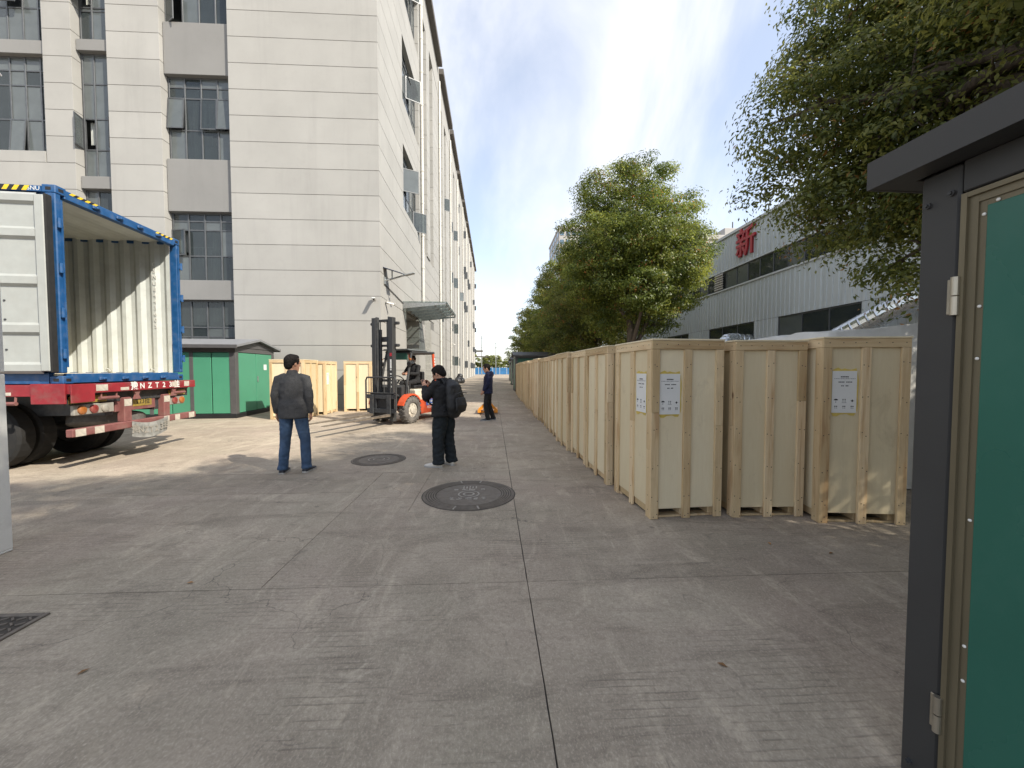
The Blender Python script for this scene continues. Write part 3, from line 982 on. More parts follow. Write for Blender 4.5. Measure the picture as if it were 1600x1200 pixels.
def cctv(loc, rotz, label):
    c = thing('security_camera', label, 'camera', loc, rotz)
    m = MB(); m.box((0, 0.012, 0), (0.10, 0.024, 0.12), 0.004); m.tube([(0, 0, 0), (0, -0.14, -0.02)], 0.018, 8); m.build('mount', 'steel_d', c)
    m = MB(); m.cyl((0, -0.05, 0), 0.05, 0.30, 'y', 12); m.box((0, -0.06, 0.055), (0.12, 0.36, 0.01)); m.build('camera_body', 'white', c, (0, -0.16, 0.01), (R(14), 0, R(25)))
    MB().cyl((0, 0, 0), 0.037, 0.02, 'y', 12).build('lens', 'black', c, (0.085, -0.345, -0.04), (R(14), 0, R(25)))
    return c
cctv((-4.75, 15.8, 4.36), 0, 'small security camera on the front wall right beside the building corner')
cctv((-4.5, 16.5, 4.35), R(90), 'small security camera on the lane side of the building corner')
cctv((-4.5, 43.3, 4.4), R(90), 'small bracket camera far along the pale lane wall')

# ------------------------------------------------------------------ warehouse on the right
WX = 13.0
wh = thing('warehouse', 'low white sheet metal warehouse with a strip of upper windows', 'warehouse', (WX, 0, 0))
def ribbed(w, h):
    key = ('rib', round(w, 2), round(h, 2))
    if key not in _cache:
        pr = [(w / 2, 0.03), (-w / 2, 0.03)]
        n = 3
        x = -w / 2
        pr.append((x, 0.0))
        st = w / n
        for i in range(n):
            c = x + st * (i + 0.5)
            pr += [(c - 0.03, 0.0), (c - 0.015, -0.03), (c + 0.015, -0.03), (c + 0.03, 0.0)]
        pr.append((w / 2, 0.0))
        me = MB().prism(pr[::-1], -h / 2, h / 2, 'z').mesh('wall_panel')
        me.materials.append(MT['sheet'])
        _cache[key] = me
    return _cache[key]
WROT = (0, 0, R(-90))     # local -y faces -X, the lane
PW = 0.8
LOWIN = [(13.0, 16.6), (19.0, 22.2), (25.0, 28.2), (31.0, 34.2), (37, 40.2)]
for i in range(-8, 52):
    yc = 0.2 + PW * (i + 0.5)
    tilt = rng.uniform(-0.004, 0.004)
    piece('wall_panel', ribbed(PW - 0.008, 1.82), wh, (tilt, yc, 8.0), WROT)
    if yc > 7:
        piece('wall_panel', ribbed(PW - 0.008, 2.05), wh, (tilt * 0.5, yc, 5.0), WROT)
    inw = any(a - 0.3 < yc < b + 0.3 for a, b in LOWIN)
    if not inw:
        piece('wall_panel', ribbed(PW - 0.008, 3.96), wh, (0.0, yc, 1.98), WROT)
    else:
        piece('wall_panel', ribbed(PW - 0.008, 2.4), wh, (0.0, yc, 1.2), WROT)
def wbox(name, m, x0, x1, y0, y1, z0, z1, b=0.004, par=None):
    return cbox(name, (x1 - x0, y1 - y0, z1 - z0), m, par or wh, ((x0 + x1) / 2, (y0 + y1) / 2, (z0 + z1) / 2), b=b)
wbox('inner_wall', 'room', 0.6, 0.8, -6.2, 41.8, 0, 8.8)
wbox('cornice', 'sheet_trim', -0.10, 0.5, -6.2, 41.8, 8.88, 9.02)
wbox('roof', 'sheet', 0.5, 18, -6.2, 41.8, 8.86, 8.98)
wbox('far_wall', 'sheet', -0.02, 18, 41.8, 41.9, 0, 8.85)
wbox('sill_trim', 'sheet_trim', -0.07, 0.06, -6.2, 41.8, 5.985, 6.06)
wbox('head_trim', 'sheet_trim', -0.05, 0.06, -6.2, 41.8, 7.04, 7.09)
def wwin(y0, y1, z0, z1, n, rows, seed):
    w = y1 - y0
    window(wh, (0.05, y1, z0), R(-90), w, z1 - z0, [k / n for k in range(n + 1)], rows, bar=0.05, dep=0.06, seed=seed, glassmix=0.3, curtains=0.12)
for k in range(7):
    wwin(3.0 + k * 5.4, 3.0 + (k + 1) * 5.4, 6.06, 7.04, 6, [0, 1], 90 + k)
for k, (a, b) in enumerate(LOWIN):
    a2, b2 = math.floor((a - 0.3 - 0.2) / PW) * PW + 0.2, math.ceil((b + 0.3 - 0.2) / PW) * PW + 0.2
    ys = [0.2 + PW * (i + 0.5) for i in range(-8, 52) if a - 0.3 < 0.2 + PW * (i + 0.5) < b + 0.3]
    a2, b2 = ys[0] - PW / 2, ys[-1] + PW / 2
    wwin(a2, b2, 2.4, 3.96, 3, [0, .35, 1], 110 + k)
# louvred vent let into the upper strip
for i in range(7):
    cbox('louvre_blade', (0.06, 0.75, 0.10), 'reflect', wh, (-0.05, 21.6, 6.16 + i * 0.13), (0, R(35), 0))
sg = thing('sign_character', 'large red raised character 新 on the white warehouse wall', 'sign', (WX - 0.05, 19.25, 7.5))
piece('stroke', text_mesh('新', 1.55, 'signred', 0.05, 0.020), sg, (-0.04, 0, 0.5), FACE_MX)

# silver ducts that come out of the warehouse windows
d1 = MB()
d1.tube([(13.1, 12.2, 3.3), (12.4, 11.7, 3.25), (11.9, 12.6, 2.75), (11.7, 14.2, 1.9), (11.6, 16, 0.6)], 0.36, 18)
def duct(name, label, pts, r, n=30, bulge=0.014):
    t = thing(name, label, 'duct', (pts[0][0], pts[0][1], 0))
    P = [Vector(p) - Vector((pts[0][0], pts[0][1], 0)) for p in pts]
    seg = []
    for a, b in zip(P[:-1], P[1:]):
        k = max(2, int((b - a).length / 0.035))
        seg += [a.lerp(b, i / k) for i in range(k)]
    seg.append(P[-1])
    rr = [r + bulge * (1 if i % 7 == 3 else 0) for i in range(len(seg))]
    MB().tube(seg, rr, 18).build('hose', 'foil', t, smooth=False)
    m = MB(); m.tube([P[0] - (P[1] - P[0]).normalized() * 0.05, P[0] + (P[1] - P[0]).normalized() * 0.08], r + 0.06, 18); m.build('collar', 'steel', t)
    return t
duct('slanting_duct', 'long slanting ribbed silver duct beside the lower warehouse window', [(12.6, 10.6, 3.75), (12.2, 11.5, 3.3), (11.7, 13.0, 2.45), (11.5, 13.8, 1.6), (11.4, 14.0, 0.1)], 0.33)
duct('bent_duct', 'short bent silver duct poking above the middle wooden crates', [(12.9, 18.9, 3.0), (12.3, 18.9, 3.1), (11.7, 18.7, 3.05), (11.35, 18.5, 2.7), (11.3, 18.4, 0.1)], 0.30, bulge=0.015)

# ------------------------------------------------------------------ trees
def crown_mesh(name, blobs, n, size, seed, tones):
    r = np.random.default_rng(seed)
    vol = np.array([b[3] ** 2 for b in blobs])
    cb = np.array([b[:3] for b in blobs], float)
    cr = np.array([b[3] for b in blobs], float)
    per = 100
    nc = n // per
    pick = r.choice(len(blobs), nc, p=vol / vol.sum())
    d = r.normal(size=(nc, 3)); d /= np.linalg.norm(d, axis=1)[:, None]
    rad = r.uniform(0.45, 1.06, nc) ** 0.55
    cc = cb[pick] + d * (cr[pick] * rad)[:, None] * np.array([1, 1, 0.92])
    crad = r.uniform(0.28, 0.58, nc) * (size / 0.085) ** 0.3
    tone = r.uniform(0, 1, nc)
    # leaves hang on the shell of each clump
    e = r.normal(size=(nc, per, 3)); e /= np.linalg.norm(e, axis=2)[:, :, None]
    e[:, :, 2] = np.where(r.uniform(0, 1, (nc, per)) < 0.7, np.abs(e[:, :, 2]), e[:, :, 2]) * 0.62
    pos = cc[:, None, :] + e * (crad[:, None] * r.uniform(0.35, 1.1, (nc, per)) ** 0.7)[:, :, None]
    pos = pos.reshape(-1, 3)
    nrm = (e + d[:, None, :] * 0.5 + np.array([0, 0, 0.55])).reshape(-1, 3) + r.normal(size=(nc * per, 3)) * 0.45
    nrm /= np.linalg.norm(nrm, axis=1)[:, None]
    ax = r.normal(size=pos.shape) + np.array([0, 0, -0.5])
    ax -= nrm * (ax * nrm).sum(1)[:, None]
    ax /= np.linalg.norm(ax, axis=1)[:, None] + 1e-9
    sd = np.cross(nrm, ax)
    L = size * r.uniform(0.65, 1.25, len(pos))
    W = L * r.uniform(0.38, 0.52, len(pos))
    tip = pos + ax * L[:, None] - nrm * (L * 0.15)[:, None]
    mid = pos + ax * (L * 0.48)[:, None] + nrm * (L * 0.07)[:, None]
    v = np.stack([pos, mid + sd * W[:, None] * 0.5, tip, mid - sd * W[:, None] * 0.5], 1).reshape(-1, 3)
    N = len(pos)
    me = bpy.data.meshes.new(name)
    me.vertices.add(4 * N)
    me.vertices.foreach_set('co', v.astype(np.float32).ravel())
    me.loops.add(4 * N)
    me.loops.foreach_set('vertex_index', np.arange(4 * N, dtype=np.int32))
    me.polygons.add(N)
    me.polygons.foreach_set('loop_start', np.arange(0, 4 * N, 4, dtype=np.int32))
    me.update(calc_edges=True)
    T = np.array(tones[:3], float)
    tn = np.repeat(tone, per) + r.normal(size=N) * 0.16
    tn = np.clip(tn, 0, 1)
    colr = np.where((tn < 0.5)[:, None], T[0] + (T[1] - T[0]) * (tn * 2)[:, None], T[1] + (T[2] - T[1]) * ((tn - 0.5) * 2)[:, None])
    odd = r.uniform(0, 1, N) < np.repeat(np.where(r.uniform(0, 1, nc) < 0.07, 0.2, 0.004), per)
    colr[odd] = np.array(tones[3]) * r.uniform(0.7, 1.2, (odd.sum(), 1))
    colr *= r.uniform(0.8, 1.2, (N, 1))
    rgba = np.ones((N, 4), np.float32)
    rgba[:, :3] = colr
    at = me.color_attributes.new('tint', 'FLOAT_COLOR', 'POINT')
    at.data.foreach_set('color', np.repeat(rgba, 4, axis=0).ravel())
    me.materials.append(MT['leaf'])
    return me, cc

GREEN = ((0.058, 0.090, 0.018), (0.128, 0.168, 0.032), (0.235, 0.262, 0.050), (0.34, 0.15, 0.04))
OLIVE = ((0.060, 0.084, 0.020), (0.130, 0.155, 0.036), (0.225, 0.232, 0.056), (0.30, 0.17, 0.05))

def tree(label, loc, blobs, n, size, seed, tones=GREEN, trunk=0.17, fork=2.2, group='trees along the warehouse', limbs=9):
    t = thing('leafy_tree', label, 'tree', loc, 0, group)
    me, cc = crown_mesh('crown', blobs, n, size, seed, tones)
    piece('crown', me, t)
    r = random.Random(seed)
    m = MB()
    top = max(b[2] for b in blobs)
    pts = [Vector((0, 0, -0.05))]
    for k in range(1, 8):
        pts.append(Vector((r.uniform(-0.1, 0.1) * k / 4, r.uniform(-0.1, 0.1) * k / 4, top * k / 7)))
    m.tube(pts, [trunk * (1.25 if k == 0 else 1.0) * (1 - 0.82 * k / 7) for k in range(8)], 9)
    m.build('trunk', 'bark', t, smooth=True)
    bm_ = MB()
    for k in range(limbs):
        b = blobs[k % len(blobs)]
        a = Vector((0, 0, fork + (top - fork) * 0.5 * r.random()))
        a.x, a.y = pts[2].x, pts[2].y
        e = Vector((b[0], b[1], b[2])) + Vector((r.uniform(-1, 1), r.uniform(-1, 1), r.uniform(-0.4, 0.9))) * b[3] * 0.55
        mid = a.lerp(e, 0.5) + Vector((r.uniform(-.2, .2), r.uniform(-.2, .2), 0.15))
        m2 = mid.lerp(e, 0.5) + Vector((r.uniform(-.15, .15), r.uniform(-.15, .15), 0.08))
        bm_.tube([a, a.lerp(mid, 0.5), mid, m2, e], [trunk * 0.55, trunk * 0.42, trunk * 0.3, trunk * 0.17, trunk * 0.06], 6)
        for s in range(4):
            o_ = mid.lerp(e, r.random())
            f_ = o_ + Vector((r.uniform(-1, 1), r.uniform(-1, 1), r.uniform(-0.3, 0.9))).normalized() * b[3] * 0.6
            bm_.tube([o_, o_.lerp(f_, 0.5) + Vector((0, 0, 0.06)), f_], [trunk * 0.13, trunk * 0.09, trunk * 0.03], 5)
    bm_.build('limb', 'bark', t, smooth=True)['kind'] = 'stuff'
    return t

def ring_blobs(cx, cy, z0, z1, R0, seed, k=14, taper=0.80):
    r = random.Random(seed)
    out = []
    for i in range(k):
        f = (i + 0.5) / k
        z = z0 + (z1 - z0) * f
        prof = math.sin(math.pi * min(1, 0.18 + taper * f)) ** 0.75
        a = i * 2.4 + r.uniform(-0.4, 0.4)
        rr = R0 * prof
        br = R0 * (0.40 + 0.12 * r.random()) * (0.6 + 0.4 * prof)
        out.append((cx + math.cos(a) * max(0, rr - br * 0.75), cy + math.sin(a) * max(0, rr - br * 0.75), z, br))
    for f in (0.3, 0.5, 0.7):
        out.append((cx, cy, z0 + (z1 - z0) * f, R0 * 0.55))
    return out

# the big tree beside the camera, the single tall tree, then the row behind it
nb = [(-0.94, 2.98, 5.36, 1.15), (-1.36, 3.21, 5.59, 0.76), (-1.17, 3.06, 4.62, 0.85), (-0.72, 2.82, 4.11, 0.83), (-0.52, 2.23, 4.61, 1.21), (-0.43, 3.09, 6.33, 1.07),
      (-0.57, 3.34, 7.46, 0.77), (0.11, 2.88, 6.90, 1.24), (0.41, 2.25, 6.38, 1.31), (0.18, 1.61, 5.03, 1.17), (-0.13, 1.93, 5.06, 1.15), (-0.52, 2.18, 3.21, 0.51),
      (-0.47, 1.96, 2.70, 0.45), (-0.34, 2.19, 3.77, 0.70), (0.98, 2.26, 7.50, 1.40), (0.32, 2.93, 8.34, 1.24), (0.73, 1.20, 5.52, 1.38), (0.12, 0.97, 3.95, 1.25),
      (0.6, 0.3, 6.6, 1.9), (0.8, -1.3, 6.2, 1.9), (-0.7, -0.7, 7.4, 1.7), (0.1, -1.9, 7.6, 1.6), (-1.5, -0.6, 5.4, 1.3), (1.9, 0.6, 6.5, 1.9), (-0.6, -2.2, 5.2, 1.5), (-1.6, -1.8, 6.4, 1.4), (0.3, -2.9, 6.0, 1.6), (-0.3, -3.3, 4.3, 1.3), (-0.2, -1.8, 3.9, 1.2), (0.2, -0.3, 4.3, 1.2), (-1.0, -3.2, 5.4, 1.3), (1.4, -2.4, 4.8, 1.7), (2.2, -1.2, 5.0, 1.6), (1.2, -3.6, 5.6, 1.6)]  # mostly unseen lobes, added so the crown shades crates and ground
tree('large spreading tree behind the charcoal cabinet, branches over the warehouse', (6.4, 3.2, 0), nb, 240000, 0.085, 11, OLIVE, 0.24, 2.2, limbs=15)
tb = [(-1.25, 0.2, 9.0, 1.15), (0.55, -0.2, 9.7, 1.15), (1.9, 0.1, 8.4, 1.2), (-1.9, 0.2, 7.2, 1.25), (-0.1, 0.3, 8.2, 1.5), (2.2, -0.3, 6.6, 1.3), (-1.7, -0.3, 5.4, 1.3),
      (0.5, -0.5, 6.0, 1.7), (2.2, 0.2, 5.0, 1.2), (-0.8, 0.4, 4.0, 1.1), (1.1, 0.1, 3.9, 1.0), (0.3, 1.5, 7.2, 1.6), (-1.2, 1.3, 5.6, 1.4), (1.4, 1.4, 5.4, 1.4),
      (0.2, -1.6, 7.2, 1.4), (-1.0, -1.4, 6.6, 1.2), (1.4, -1.3, 5.6, 1.2), (0.0, -1.5, 4.8, 1.1), (-0.2, 0.6, 10.0, 0.8)]
tree('tall full bright green tree rising behind the nearest wooden crates', (6.05, 16.7, 0), tb, 150000, 0.105, 21, GREEN, 0.2, 2.0, limbs=16)
ordn = ['second', 'third', 'fourth', 'fifth', 'sixth', 'seventh', 'eighth']
for k, (y, h, rad, n) in enumerate(((22.0, 9.9, 3.1, 66000), (27.4, 9.9, 3.1, 52000), (33.0, 10.2, 3.2, 42000), (39.0, 10.2, 3.3, 34000), (46, 9.6, 3.3, 28000), (55, 9.6, 3.5, 24000), (66, 9.8, 3.6, 20000))):
    tree('olive green tree, %s in the row that recedes behind the tall tree' % ordn[k], (6.0 + rng.uniform(-0.2, 0.2), y, 0), ring_blobs(0, 0, 2.2, h - 0.6, rad, 50 + k, 16, 0.72), n, 0.13 + 0.012 * k, 60 + k, OLIVE if k % 2 == 0 else GREEN, 0.17, 1.8, limbs=7)
# trees behind the photographer that shade the foreground
for k, (x, y, h, rad) in enumerate(((6.1, -3.2, 11.6, 3.3), (6.2, -7.8, 11.4, 3.3))):
    tree('leafy tree standing in the yard %s' % ('just behind the cabinet', 'at the end of the warehouse', 'by the entrance', 'beside the gate')[k], (x, y, 0),
         ring_blobs(0, 0, 2.6, h - 0.6, rad, 80 + k, 18, 0.66), 90000, 0.18, 90 + k, OLIVE, 0.2, 2.0, limbs=7)

# distant greenery, blue hoarding, towers, poles
r_ = random.Random(3)
bl = []
for i in range(26):
    x = -14 + i * 1.5 + r_.uniform(-0.6, 0.6)
    bl.append((x, r_.uniform(-3, 3), r_.uniform(1.5, 5.6), r_.uniform(1.8, 2.8)))
me, _ = crown_mesh('distant_greenery', bl, 60000, 0.40, 33, ((0.10, 0.125, 0.03), (0.18, 0.21, 0.05), (0.27, 0.28, 0.07), (0.22, 0.22, 0.06)))
tag(piece('distant_greenery', me, None, (4, 142, 0)), 'distant light green trees closing the end of the lane', 'greenery', kind='stuff')
hd = thing('hoarding', 'low bright blue hoarding across the far end of the lane', 'fence', (0, 134, 0))
for i in range(12):
    cbox('panel', (2.4, 0.08, 2.3), 'fence_blue', hd, (-13.5 + i * 2.45, 0, 1.15))
for i in range(13):
    cbox('post', (0.1, 0.14, 2.5), 'white', hd, (-14.72 + i * 2.45, 0, 1.25))

def tower(name, label, loc, w, d, h, nx, nz, rot=0.0):
    t = thing(name, label, 'building', loc, rot)
    MB().box((0, 0, h / 2), (w, d, h), 0.1).build('wall', 'tower', t)
    MB().box((0, 0, h + 0.4), (w + 0.5, d + 0.5, 0.8), 0.1).build('parapet', 'tower', t)
    ph = MB().box((0, 0, 0), (w * 0.35, d * 0.4, 3.4), 0.1).build('plant_room', 'tower', t, (w * 0.1, 0, h + 2.45))
    MB().tube([(0, 0, 1.7), (0, 0, 4.2)], 0.12, 6).build('aerial', 'steel_d', ph)
    wm = cbox_mesh('window', (w / nx * 0.62, 0.2, h / nz * 0.5), 'towerwin', 0.03)
    wm2 = cbox_mesh('window', (0.2, d / 5 * 0.62, h / nz * 0.5), 'towerwin', 0.03)
    for j in range(nz // 2, nz):
        for i in range(nx):
            piece('window', wm, t, (-w / 2 + w * (i + 0.5) / nx, -d / 2 - 0.02, h * (j + 0.5) / nz))
        for i in range(5):
            piece('window', wm2, t, (-w / 2 - 0.02, -d / 2 + d * (i + 0.5) / 5, h * (j + 0.5) / nz))
    return t
tower('far_tower', 'grey tower block rising behind the row of trees', (34.6, 165, 0), 17, 26, 57, 7, 17)
tower('far_office', 'pale low office block just showing beyond the warehouse roof', (46, 76, 0), 22, 18, 24.6, 8, 7)

def pole(label, loc, h, arms):
    t = thing('utility_pole', label, 'pole', loc)
    MB().tube([(0, 0, -0.1), (0, 0, h)], [0.17, 0.10], 8).build('mast', 'steel', t)
    m = MB()
    for z in arms:
        m.box((0, 0, z), (1.6, 0.1, 0.1))
    m.build('crossarm', 'steel', t)
    return t
pole('thin grey utility pole beyond the end of the lane, centre', (1.0, 126, 0), 10.6, (10.2, 8.9))
pole('short utility pole close to the far end of the factory', (-3.4, 118, 0), 11.9, (11.6,))
for k, (za, zb, y) in enumerate(((11.6, 9.4, 118), (8.9, 8.7, 126), (5.6, 5.5, 122))):
    m = MB()
    pts = []
    for i in range(17):
        f = i / 16
        pts.append((-6 + 34 * f, 0, za + (zb - za) * f - 1.1 * math.sin(math.pi * f) * (0.3 if k else 1)))
    m.tube(pts, 0.045, 5)
    tag(m.build('overhead_wire', 'cable', None, (0, y, 0)), ('highest sagging wire across the sky at the end of the lane', 'middle wire across the sky at the end of the lane', 'lowest wire just above the far greenery')[k], 'wire', 'overhead wires')

# ================================================================== OBJECTS
# ------------------------------------------------------------------ wooden crates
def batten(par, loc, rot, length, r, w=0.085, t=0.026):
    """one batten along its local z; often finger-jointed from two lengths"""
    if length > 1.2 and r.random() < 0.6:
        f = round(r.choice((0.22, 0.3, 0.41, 0.55, 0.63, 0.7)), 2)
        a, b = length * f, length * (1 - f)
        Mx = Matrix.LocRotScale(Vector(loc), Euler(rot), None)
        for L_, c in ((a, -length / 2 + a / 2), (b, length / 2 - b / 2)):
            cbox('batten', (w, t, round(L_ - 0.002, 3)), 'wood', par, Mx @ Vector((0, 0, c)), rot, 0.003)
    else:
        cbox('batten', (w, t, round(length, 3)), 'wood', par, loc, rot, 0.003)

def crate(label, x, y, rot, w=0.80, d=1.0, h=1.88, sides='FLRB', seed=0, group=None, labels=(), mids=1):
    r = random.Random(seed * 7 + 3)
    c = thing('wooden_crate', label, 'crate', (x, y, 0), rot, group)
    t = 0.026
    zb = 0.10
    ph = h - 0.03 - zb
    # the plywood box inside the battens
    for s in 'FBLR':
        if s in 'FB':
            sy = -1 if s == 'F' else 1
            cbox('plywood_panel', (w - 2 * t - 0.03, 0.014, ph), 'ply', c, (0, sy * (d / 2 - t - 0.007), zb + ph / 2), b=0.002)
        else:
            sx = -1 if s == 'L' else 1
            cbox('plywood_panel', (d - 2 * t - 0.002, 0.014, ph), 'ply', c, (sx * (w / 2 - t - 0.007), 0, zb + ph / 2), (0, 0, R(90)), b=0.002)
    bl = h - 0.018 - 0.09
    for s in sides:
        if s in 'FB':
            sy = -1 if s == 'F' else 1
            yy = sy * (d / 2 - t / 2)
            xs = [-(w / 2 - 0.0425), w / 2 - 0.0425] + [(-w / 2 + w * (k + 1) / (mids + 1)) for k in range(mids)]
            for xx in xs:
                batten(c, (xx, yy + r.uniform(-0.001, 0.001), bl / 2), (0, 0, 0), bl, r)
            batten(c, (0, yy, h - 0.018 - 0.045), (0, R(90), 0), w, r, 0.088)
        else:
            sx = -1 if s == 'L' else 1
            xx = sx * (w / 2 - t / 2)
            dd = d - 2 * t
            ys = [-(dd / 2 - 0.0425), dd / 2 - 0.0425] + [(-dd / 2 + dd * (k + 1) / (mids + 1)) for k in range(mids)]
            for yy in ys:
                batten(c, (xx + r.uniform(-0.001, 0.001), yy, bl / 2), (0, 0, R(90)), bl, r)
            batten(c, (xx, 0, h - 0.018 - 0.045), (R(90), R(90), 0), dd - 0.004, r, 0.088)
    cbox('lid', (w + 0.012, d + 0.012, 0.018), 'ply', c, (0, 0, h - 0.009), b=0.003)
    for xx in (-(w / 2 - 0.08), 0, w / 2 - 0.08):
        cbox('runner', (0.08, d - 0.11, 0.075), 'wood', c, (xx, 0, 0.06), b=0.003)
    for yy in (-(d / 2 - 0.10), d / 2 - 0.10):
        cbox('base_board', (w - 0.06, 0.10, 0.02), 'wood', c, (0, yy, 0.0105), b=0.002)
    if seed < 13:
        nm = MB()
        def nail(x_, y_, z_, face):
            s_ = 0.0045
            j_ = r.uniform(-0.012, 0.012)
            if face == 'F':
                nm.box((x_ + j_, -d / 2 - 0.0004, z_), (s_ * 2, 0.002, s_ * 2))
            else:
                nm.box((-w / 2 - 0.0004, y_ + j_, z_), (0.002, s_ * 2, s_ * 2))
        for zz_ in (0.05, 0.2, 0.55, 0.9, 1.25, 1.6):
            for xx in (-(w / 2 - 0.0425), 0, w / 2 - 0.0425):
                nail(xx - 0.02, 0, zz_ + r.uniform(-0.04, 0.04), 'F'); nail(xx + 0.02, 0, zz_ + r.uniform(-0.04, 0.04), 'F')
            for yy_ in (-(d / 2 - 0.07), 0, d / 2 - 0.07):
                nail(0, yy_, zz_ + r.uniform(-0.04, 0.04), 'L')
        for q_ in range(7):
            nail(-w / 2 + w * (q_ + 0.5) / 7, 0, h - 0.06, 'F'); nail(0, -d / 2 + d * (q_ + 0.5) / 7, h - 0.06, 'L')
        nm.build('nail_heads', 'iron_d', c)['kind'] = 'stuff'
    for side, u, z, lw, lh in labels:
        crate_label(c, side, u, z, lw, lh, w, d, t)
    return c

def crate_label(c, side, u, z, lw, lh, w, d, t):
    if side == 'F':
        base, rot = Vector((u, -(d / 2 - t) - 0.003, z)), (0, 0, 0)
    elif side == 'L':
        base, rot = Vector((-(w / 2 - t) - 0.003, u, z)), (0, 0, R(-90))
    else:
        base, rot = Vector((w / 2 - t + 0.003, u, z)), (0, 0, R(90))
    gl = MB()
    pts = []
    rr = random.Random(5)
    for i in range(28):
        a = 2 * math.pi * i / 28
        sx, sz = (lw / 2 + 0.012), (lh / 2 + 0.022)
        k = 1 / max(abs(math.cos(a)), abs(math.sin(a)))
        pts.append((math.cos(a) * k * (sx + rr.uniform(-0.004, 0.008)), math.sin(a) * k * (sz + rr.uniform(-0.012, 0.014))))
    gl.prism(pts, -0.0005, 0.001, 'y')
    gl.build('glue_stain', 'glue', c, base, rot)
    ls = MB().box((0, 0, 0), (lw, 0.0016, lh)).build('label_sheet', 'paper', c, base + Euler(rot).to_matrix() @ Vector((0, -0.002, 0)), rot)
    # printed marks: heading, lines of small type, then the three handling symbols with captions
    m = MB()
    Y = -0.0014
    def mark(x, z_, ww, hh):
        m.box((x * lw, Y, z_ * lh), (ww * lw, 0.0008, hh * lh))
    for k in range(5):
        mark(-0.13 + k * 0.066, 0.36, 0.052, 0.026)
    for k in range(13):
        mark(-0.40 + k * 0.068, 0.315, 0.05 if k % 3 else 0.03, 0.010)
    for k in range(9):
        if k != 4:
            mark(-0.22 + k * 0.062, 0.235, 0.045, 0.024)
    for k in range(5):
        if k != 2:
            mark(-0.11 + k * 0.06, 0.145, 0.045, 0.024)
    zc = -0.20 * lh
    s = lw * 0.085
    # umbrella
    ux = -0.33 * lw
    m.prism([(ux - s, zc)] + [(ux + s * math.cos(a), zc + s * 0.75 * math.sin(a)) for a in (math.pi * (1 - i / 8) for i in range(1, 8))] + [(ux + s, zc)], Y - 0.0004, Y + 0.0004, 'y')
    m.box((ux, Y, zc - s * 0.6), (s * 0.14, 0.0008, s * 1.2))
    m.box((ux - s * 0.2, Y, zc - s * 1.15), (s * 0.4, 0.0008, s * 0.14))
    # two arrows pointing up over a line
    for dx in (-0.5, 0.5):
        ax = dx * s
        m.box((ax, Y, zc - s * 0.35), (s * 0.16, 0.0008, s * 1.2))
        m.prism([(ax - s * 0.32, zc + s * 0.2), (ax + s * 0.32, zc + s * 0.2), (ax, zc + s * 0.85)], Y - 0.0004, Y + 0.0004, 'y')
    m.box((0, Y, zc - s * 1.2), (s * 2.2, 0.0008, s * 0.14))
    # centre of gravity mark
    gx = 0.33 * lw
    m.prism([(gx + s * 0.5 * math.cos(a), zc - s * 0.25 + s * 0.5 * math.sin(a)) for a in (2 * math.pi * i / 12 for i in range(12))], Y - 0.0004, Y + 0.0004, 'y')
    m.box((gx, Y, zc - s * 0.25), (s * 2.0, 0.0006, s * 0.12))
    m.box((gx, Y, zc - s * 0.25), (s * 0.12, 0.0006, s * 1.6))
    for k in (-1, 0, 1):
        for q_ in range(2):
            mark(k * 0.33 - 0.035 + q_ * 0.07, -0.345, 0.05, 0.024)
            mark(k * 0.33 - 0.035 + q_ * 0.07, -0.385, 0.045, 0.012)
    m.build('print', 'ink', ls)

crate('nearest labelled wooden crate with white sheets on two sides, start of the long row', 1.985, 4.36, R(4), 0.79, 0.98, 1.87, 'FLRB', 1,
      labels=(('F', -0.19, 1.30, 0.225, 0.42), ('L', -0.20, 1.30, 0.24, 0.42)))
crate('unlabelled wooden crate between the two crates with white sheets', 2.90, 4.36, R(-1), 0.76, 1.02, 1.86, 'FLRB', 2)
crate('rightmost wooden crate beside the charcoal cabinet, white sheet on its front', 3.76, 4.12, R(-7), 0.82, 1.0, 1.88, 'FLRB', 3,
      labels=(('F', -0.19, 1.33, 0.235, 0.42), ('L', 0.12, 1.30, 0.24, 0.42)))
ordw = ['second', 'third', 'fourth', 'fifth', 'sixth', 'seventh', 'eighth', 'ninth', 'tenth', 'eleventh', 'twelfth', 'thirteenth', 'fourteenth', 'fifteenth', 'sixteenth', 'seventeenth', 'eighteenth', 'nineteenth']
yy = 5.05
row = [(1.49, 1.05, 2.5), (1.47, 1.07, 1), (1.385, 1.12, 2), (1.40, 1.08, 0), (1.40, 1.08, 0), (1.42, 1.10, 1), (1.36, 1.08, 2), (1.40, 1.07, 0), (1.42, 1.1, 1), (1.36, 1.08, 0), (1.40, 1.1, 2),
       (1.42, 1.1, 0), (1.38, 1.08, 1), (1.44, 1.1, 0), (1.42, 1.1, 1), (1.46, 1.1, 0), (1.48, 1.1, 1), (1.50, 1.1, 0)]
for k, (xl, dd, rt) in enumerate(row):
    crate('plain wooden crate, %s from the near end of the long row' % ordw[k], xl + 0.41, yy + dd / 2, R(rt), 0.80, dd, 1.87 + rng.uniform(-0.01, 0.02) + 0.004 * k,
          'FLR' if k < 2 else 'FL', 10 + k, 'crates in the long row along the lane')
    yy += dd + rng.uniform(0.02, 0.05)

